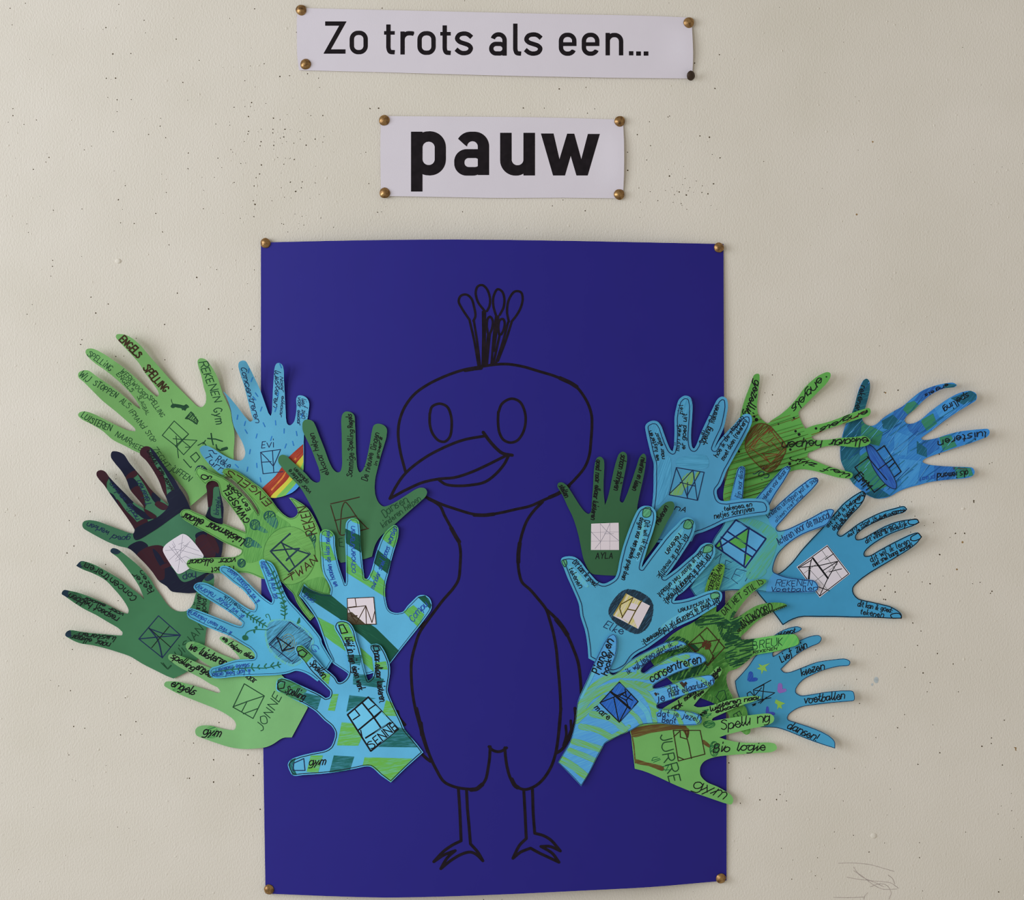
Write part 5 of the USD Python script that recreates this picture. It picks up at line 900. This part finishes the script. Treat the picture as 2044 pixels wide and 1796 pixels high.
for s in ['742,138 790,132 796,188 772,208 735,202', '1085,228 1135,242 1110,300 1058,290', '1235,432 1290,432 1278,480 1215,490', '1275,822 1330,806 1346,835 1285,862', '85,558 115,546 126,582 110,606']:
    h.patch(s, gn, 'fingernail'); h.line(s, 6, pen_green, 'fingernail', True, closed=True)
gsk = pencil('aqua_shade', (104, 180, 150), (92, 172, 208), 60, .4)
for s in ['720,240 745,230 700,560 680,560', '1040,300 1060,310 930,500 910,490', '1190,500 1220,500 1000,760 950,770', '140,600 160,600 300,760 280,770', '880,1080 1240,880 1250,900 900,1110']: h.patch(s, gsk)
for w, s, hh, wd in [('tekenen', '138,622 180,700 222,775', 40, 7), ('Dit kan ik goed:', '180,562 270,660 365,758', 40, 7), ('Dit wil ik leren:', '790,242 770,400 712,548', 36, 7), ('dingen voor een goede groep doen', '750,222 700,420 600,712', 38, 7), ('Dit vind ik moeilijk:', '1082,352 980,520 855,690', 38, 7), ('rekenen', '1028,345 922,495', 44, 8), ('Dit vind ik belangrijk(regel):', '1268,520 1120,690 915,895', 42, 7.5), ('dat je elkaar niet uitlacht', '1215,498 1060,670 868,838', 38, 7), ('vriendinnen', '1262,852 1150,900 1015,945', 40, 7), ('Dit vind ik belangrijk (algemeen):', '1340,868 1150,960 950,1080 730,1215', 46, 8)]:
    h.text(w, s, hh, pen, wd)
ring = '600,785 700,800 790,860 815,920 800,1030 760,1100 690,1140 620,1120 500,1040 458,970 478,900 540,820'
h.patch(ring, pencil('ring_navy', (34, 52, 68), (70, 120, 150), 50, .64), 'scribble'); h.hatch(ring, 50, 14, 6, nail_dark, 'scribble', jit=25)
h.card('600,818! 790,915! 695,1100! 495,995!', card_pink, label='white square card with yellow and black lines')
ym = pencil('yellow_pencil', (200, 190, 100), (212, 202, 206), 60, .55)
for s in ['600,818 660,850 560,1010 495,995', '650,1000 690,1095 620,1055', '660,850 720,880 700,910 640,890', '560,1010 625,1050 690,1098 600,1045']: h.mark('pencil_patch', area(s, oJ, 4, False), ym, .00042)
h.line('655,850 610,940 565,1012|722,878 675,955 620,1060|608,942 676,955|655,850 555,905 548,940 570,1005|600,820 500,990', 9, gold, 'name_drawing', lift=.00048); h.line('655,850 610,940 565,1012|722,878 675,955 620,1060|608,942 676,955|655,850 555,905 548,940 570,1005', 4.5, pen, 'name_drawing', lift=.00056)
h.text('Elke', '418,1085 500,1125 572,1140', 58, pen_ink, 6); h.outline(22, 5.5, pen_ink)

# 20 lower right light green hand
h = hand('light green paper hand at the lower right with brown pencil edging and gym thumb', oK,
  '900,850 1000,790 1100,720 1200,640 1280,570 1330,520 1360,535 1360,570 1310,640 1240,720 1180,780 1138,832! 1170,845 1280,830 1400,790 1520,765 1640,755 1675,765 1640,790 1550,820 1450,860 1350,905 1290,935 1285,950 1400,935 1500,920 1620,905 1750,898 1780,925 1775,960 1720,990 1600,1015 1500,1040 1400,1065 1343,1086! 1400,1105 1500,1125 1620,1130 1750,1128 1790,1140 1803,1175 1770,1200 1650,1210 1520,1220 1400,1230 1300,1245 1220,1280 1190,1330 1195,1390 1240,1440 1330,1480 1400,1520 1440,1550 1455,1585 1440,1620 1400,1615 1280,1575 1150,1530 1000,1470 850,1400 740,1355 668,1336! 650,1180 640,1080 632,1030 700,980 800,930', paper('spring_green_paper', (111, 172, 94)), (1050, 1180), .011, 65, 190)
br = pencil('brown_pencil', (96, 72, 40), (120, 140, 70), 12, .66)
h.patch('640,1032 800,985 1080,998 1078,1020 1000,1022 800,1050 655,1082', br); h.patch('672,1262 760,1285 900,1325 895,1352 780,1315 680,1292', br); h.patch('1212,1105 1270,1150 1268,1168 1210,1130', br); h.line('640,1040 660,1150 672,1290', 9, pencil('brown_pencil', (96, 72, 40), (120, 140, 70)), 'pencil_line'); h.patch('1040,1000 1100,1020 1090,1090 1070,1060', br)
gb = ink('green_scribble', (38, 104, 60))
for x, y, a, b, n in [(1302, 1178, 34, 60, 1), (838, 1266, 36, 24, 2), (1262, 982, 46, 28, 3), (1240, 895, 40, 36, 4), (925, 1330, 40, 26, 5)]:
    s = ' '.join('%g,%g' % (x + a * math.cos(t), y + b * math.sin(t)) for t in np.arange(10) * math.pi / 5)
    h.hatch(s, 30, 10 if n in (1, 3, 4) else 16, 5, gb, 'scribble', jit=35, seed=n)
    if n in (1, 3): h.line(s, 5, gb, 'scribble', True, closed=True)
for w, s, hh, wd in [('we luisteren naar', '1175,905 1400,810 1665,762', 56, 9), ('elkaar', '1310,885 1510,828', 48, 9), ('Spelli ng', '1360,1030 1560,990 1750,958', 72, 8), ('Bio logie', '1295,1205 1500,1192 1705,1188', 62, 8), ('gym', '1130,1490 1250,1530 1375,1582', 84, 8), ('ook', '950,850 1030,800', 56, 9), ('maken wij', '1070,795 1240,680', 40, 9), ('grapjes', '1150,790 1230,740', 40, 8), ('zeker', '1265,600 1345,520', 40, 10), ('blijf', '1290,620 1330,590', 36, 8)]: h.text(w, s, hh, pen, wd, slant=.2)
h.text('JURRE', '868,1070 895,1250 945,1450', 92, pen_green, 8, jit=.6, slant=0)
h.line('975,1030 1190,1030 1228,1220 1015,1275 975,1030|1030,1035 1032,1085 1085,1100|1070,1035 1100,1150 1120,1255|980,1080 1030,1035|1095,1035 1092,1085|1010,1240 1060,1262', 7, pen_brown, 'name_drawing')

# 21 striped hand, lower right
h = hand('blue and green wavy striped paper hand at the bottom right of the peacock', oK,
  '215,790 240,730 290,620 340,500 390,400 430,320 470,270 500,262 522,290 525,370 510,450 480,520 465,560 490,585 540,560 620,480 720,420 820,370 920,325 1010,312 1060,325 1080,345 1050,370 950,395 850,440 770,490 725,535 720,560 740,570 800,530 900,470 1000,425 1100,405 1180,415 1225,440 1238,470 1200,500 1100,535 1000,570 900,620 820,670 815,690 900,680 1000,645 1100,612 1200,595 1280,590 1305,620 1300,660 1250,690 1150,720 1050,755 950,790 870,815 845,830 850,850 950,862 1050,870 1150,890 1195,915 1205,945 1190,980 1120,990 1000,988 880,975 800,975 720,985 640,1030 550,1070 480,1105 430,1135 410,1170 370,1240 310,1360 240,1476! 150,1380 55,1285! 100,1210 150,1120 185,1000 195,950 205,850', pencil('mare_blue', (80, 152, 210), (98, 178, 206), 20, .6), (500, 850), .010, 75, 200)
mg1 = pencil('mare_green', (108, 172, 84), (88, 166, 204), -25, .58); mg2 = pencil('mare_green_b', (108, 172, 84), (88, 166, 204), 30, .58); mb = pencil('mare_teal', (96, 178, 196), (84, 160, 208), 20, .6)
for s, w, m in [('200,950 300,780 450,690 640,660 800,690', 40, mg2), ('215,860 320,700 470,600 640,590 800,600 900,560', 34, mg2), ('205,960 340,830 420,760', 26, mg2), ('640,660 760,740 840,860', 34, mg1), ('560,640 700,700 800,830 830,960', 26, mg1), ('330,900 470,930 560,1000 590,1050', 38, mg1), ('240,1000 380,1030 480,1090', 34, mg1), ('180,1120 300,1150 390,1180', 36, mg1), ('150,1190 260,1230 350,1270', 30, mg1), ('80,1260 180,1320 280,1400', 40, mg1), ('520,560 640,500 760,430 900,370 1000,330', 24, mg2), ('700,560 830,500 960,470 1090,440', 26, mg1), ('860,440 960,400 1060,360', 18, mg1), ('980,430 1060,480 1120,520', 22, mg1), ('880,640 1000,650 1080,730', 24, mg1), ('900,660 960,700 980,770', 20, mg1), ('1150,600 1230,640 1270,680', 22, mg1), ('900,870 1000,900 1040,980', 24, mg1), ('1080,880 1150,930 1180,985', 22, mg1), ('240,760 300,640 350,540', 22, mb), ('690,800 760,880 790,970', 28, mb), ('620,1000 560,1040 470,1090', 22, mg1), ('600,850 690,930 720,980', 22, mg1)]:
    h.line(s, w * 1.45, m, 'pencil_stripe', True, lift=.00012)
h.mark('name_drawing', area('545,645 695,800 545,965 390,810', oK, 4, False), pencil('square_royal', (40, 92, 176), (64, 124, 206), 60, .6), .0002)
h.line('545,645 695,800 545,965 390,810 545,645|470,720 600,790 620,850|400,805 500,765 600,720 540,760|500,765 540,960|560,740 650,790|590,700 600,760|610,840 545,960|640,740 600,790', 8, pen, 'name_drawing'); h.line('480,725 630,855', 17, pen, 'name_drawing')
for w, s, hh, wd in [('Piano en', '375,580 420,450 490,320', 62, 10), ('hockey', '455,595 480,500 495,400', 46, 10), ('ik wil lezen dat ik', '600,560 760,440 955,335', 38, 7), ('sneller kan worden', '690,545 860,430 1045,358', 34, 7), ('consentreren', '805,650 980,550 1195,485', 66, 9), ('dat', '930,712 1012,690', 42, 7), ('je', '850,800 905,790', 56, 8), ('naar elkaarluistert', '945,765 1120,710 1305,660', 46, 7), ('dat je jezelf', '850,910 1020,915 1195,955', 44, 7), ('Bent', '885,965 990,975', 42, 7), ('mare', '345,850 395,905 455,945', 46, 9)]: h.text(w, s, hh, pen if wd > 8 else pen_ink, wd, slant=.15)
for s in ['1025,650 1045,640 1060,655 1075,640 1088,655 1058,690', '822,735 832,725 842,735 850,728 850,742 838,758']: h.patch(s, ink('heart_brown', (58, 46, 40)), 'heart', False)
h.outline(4, 3.5, pen_ink)
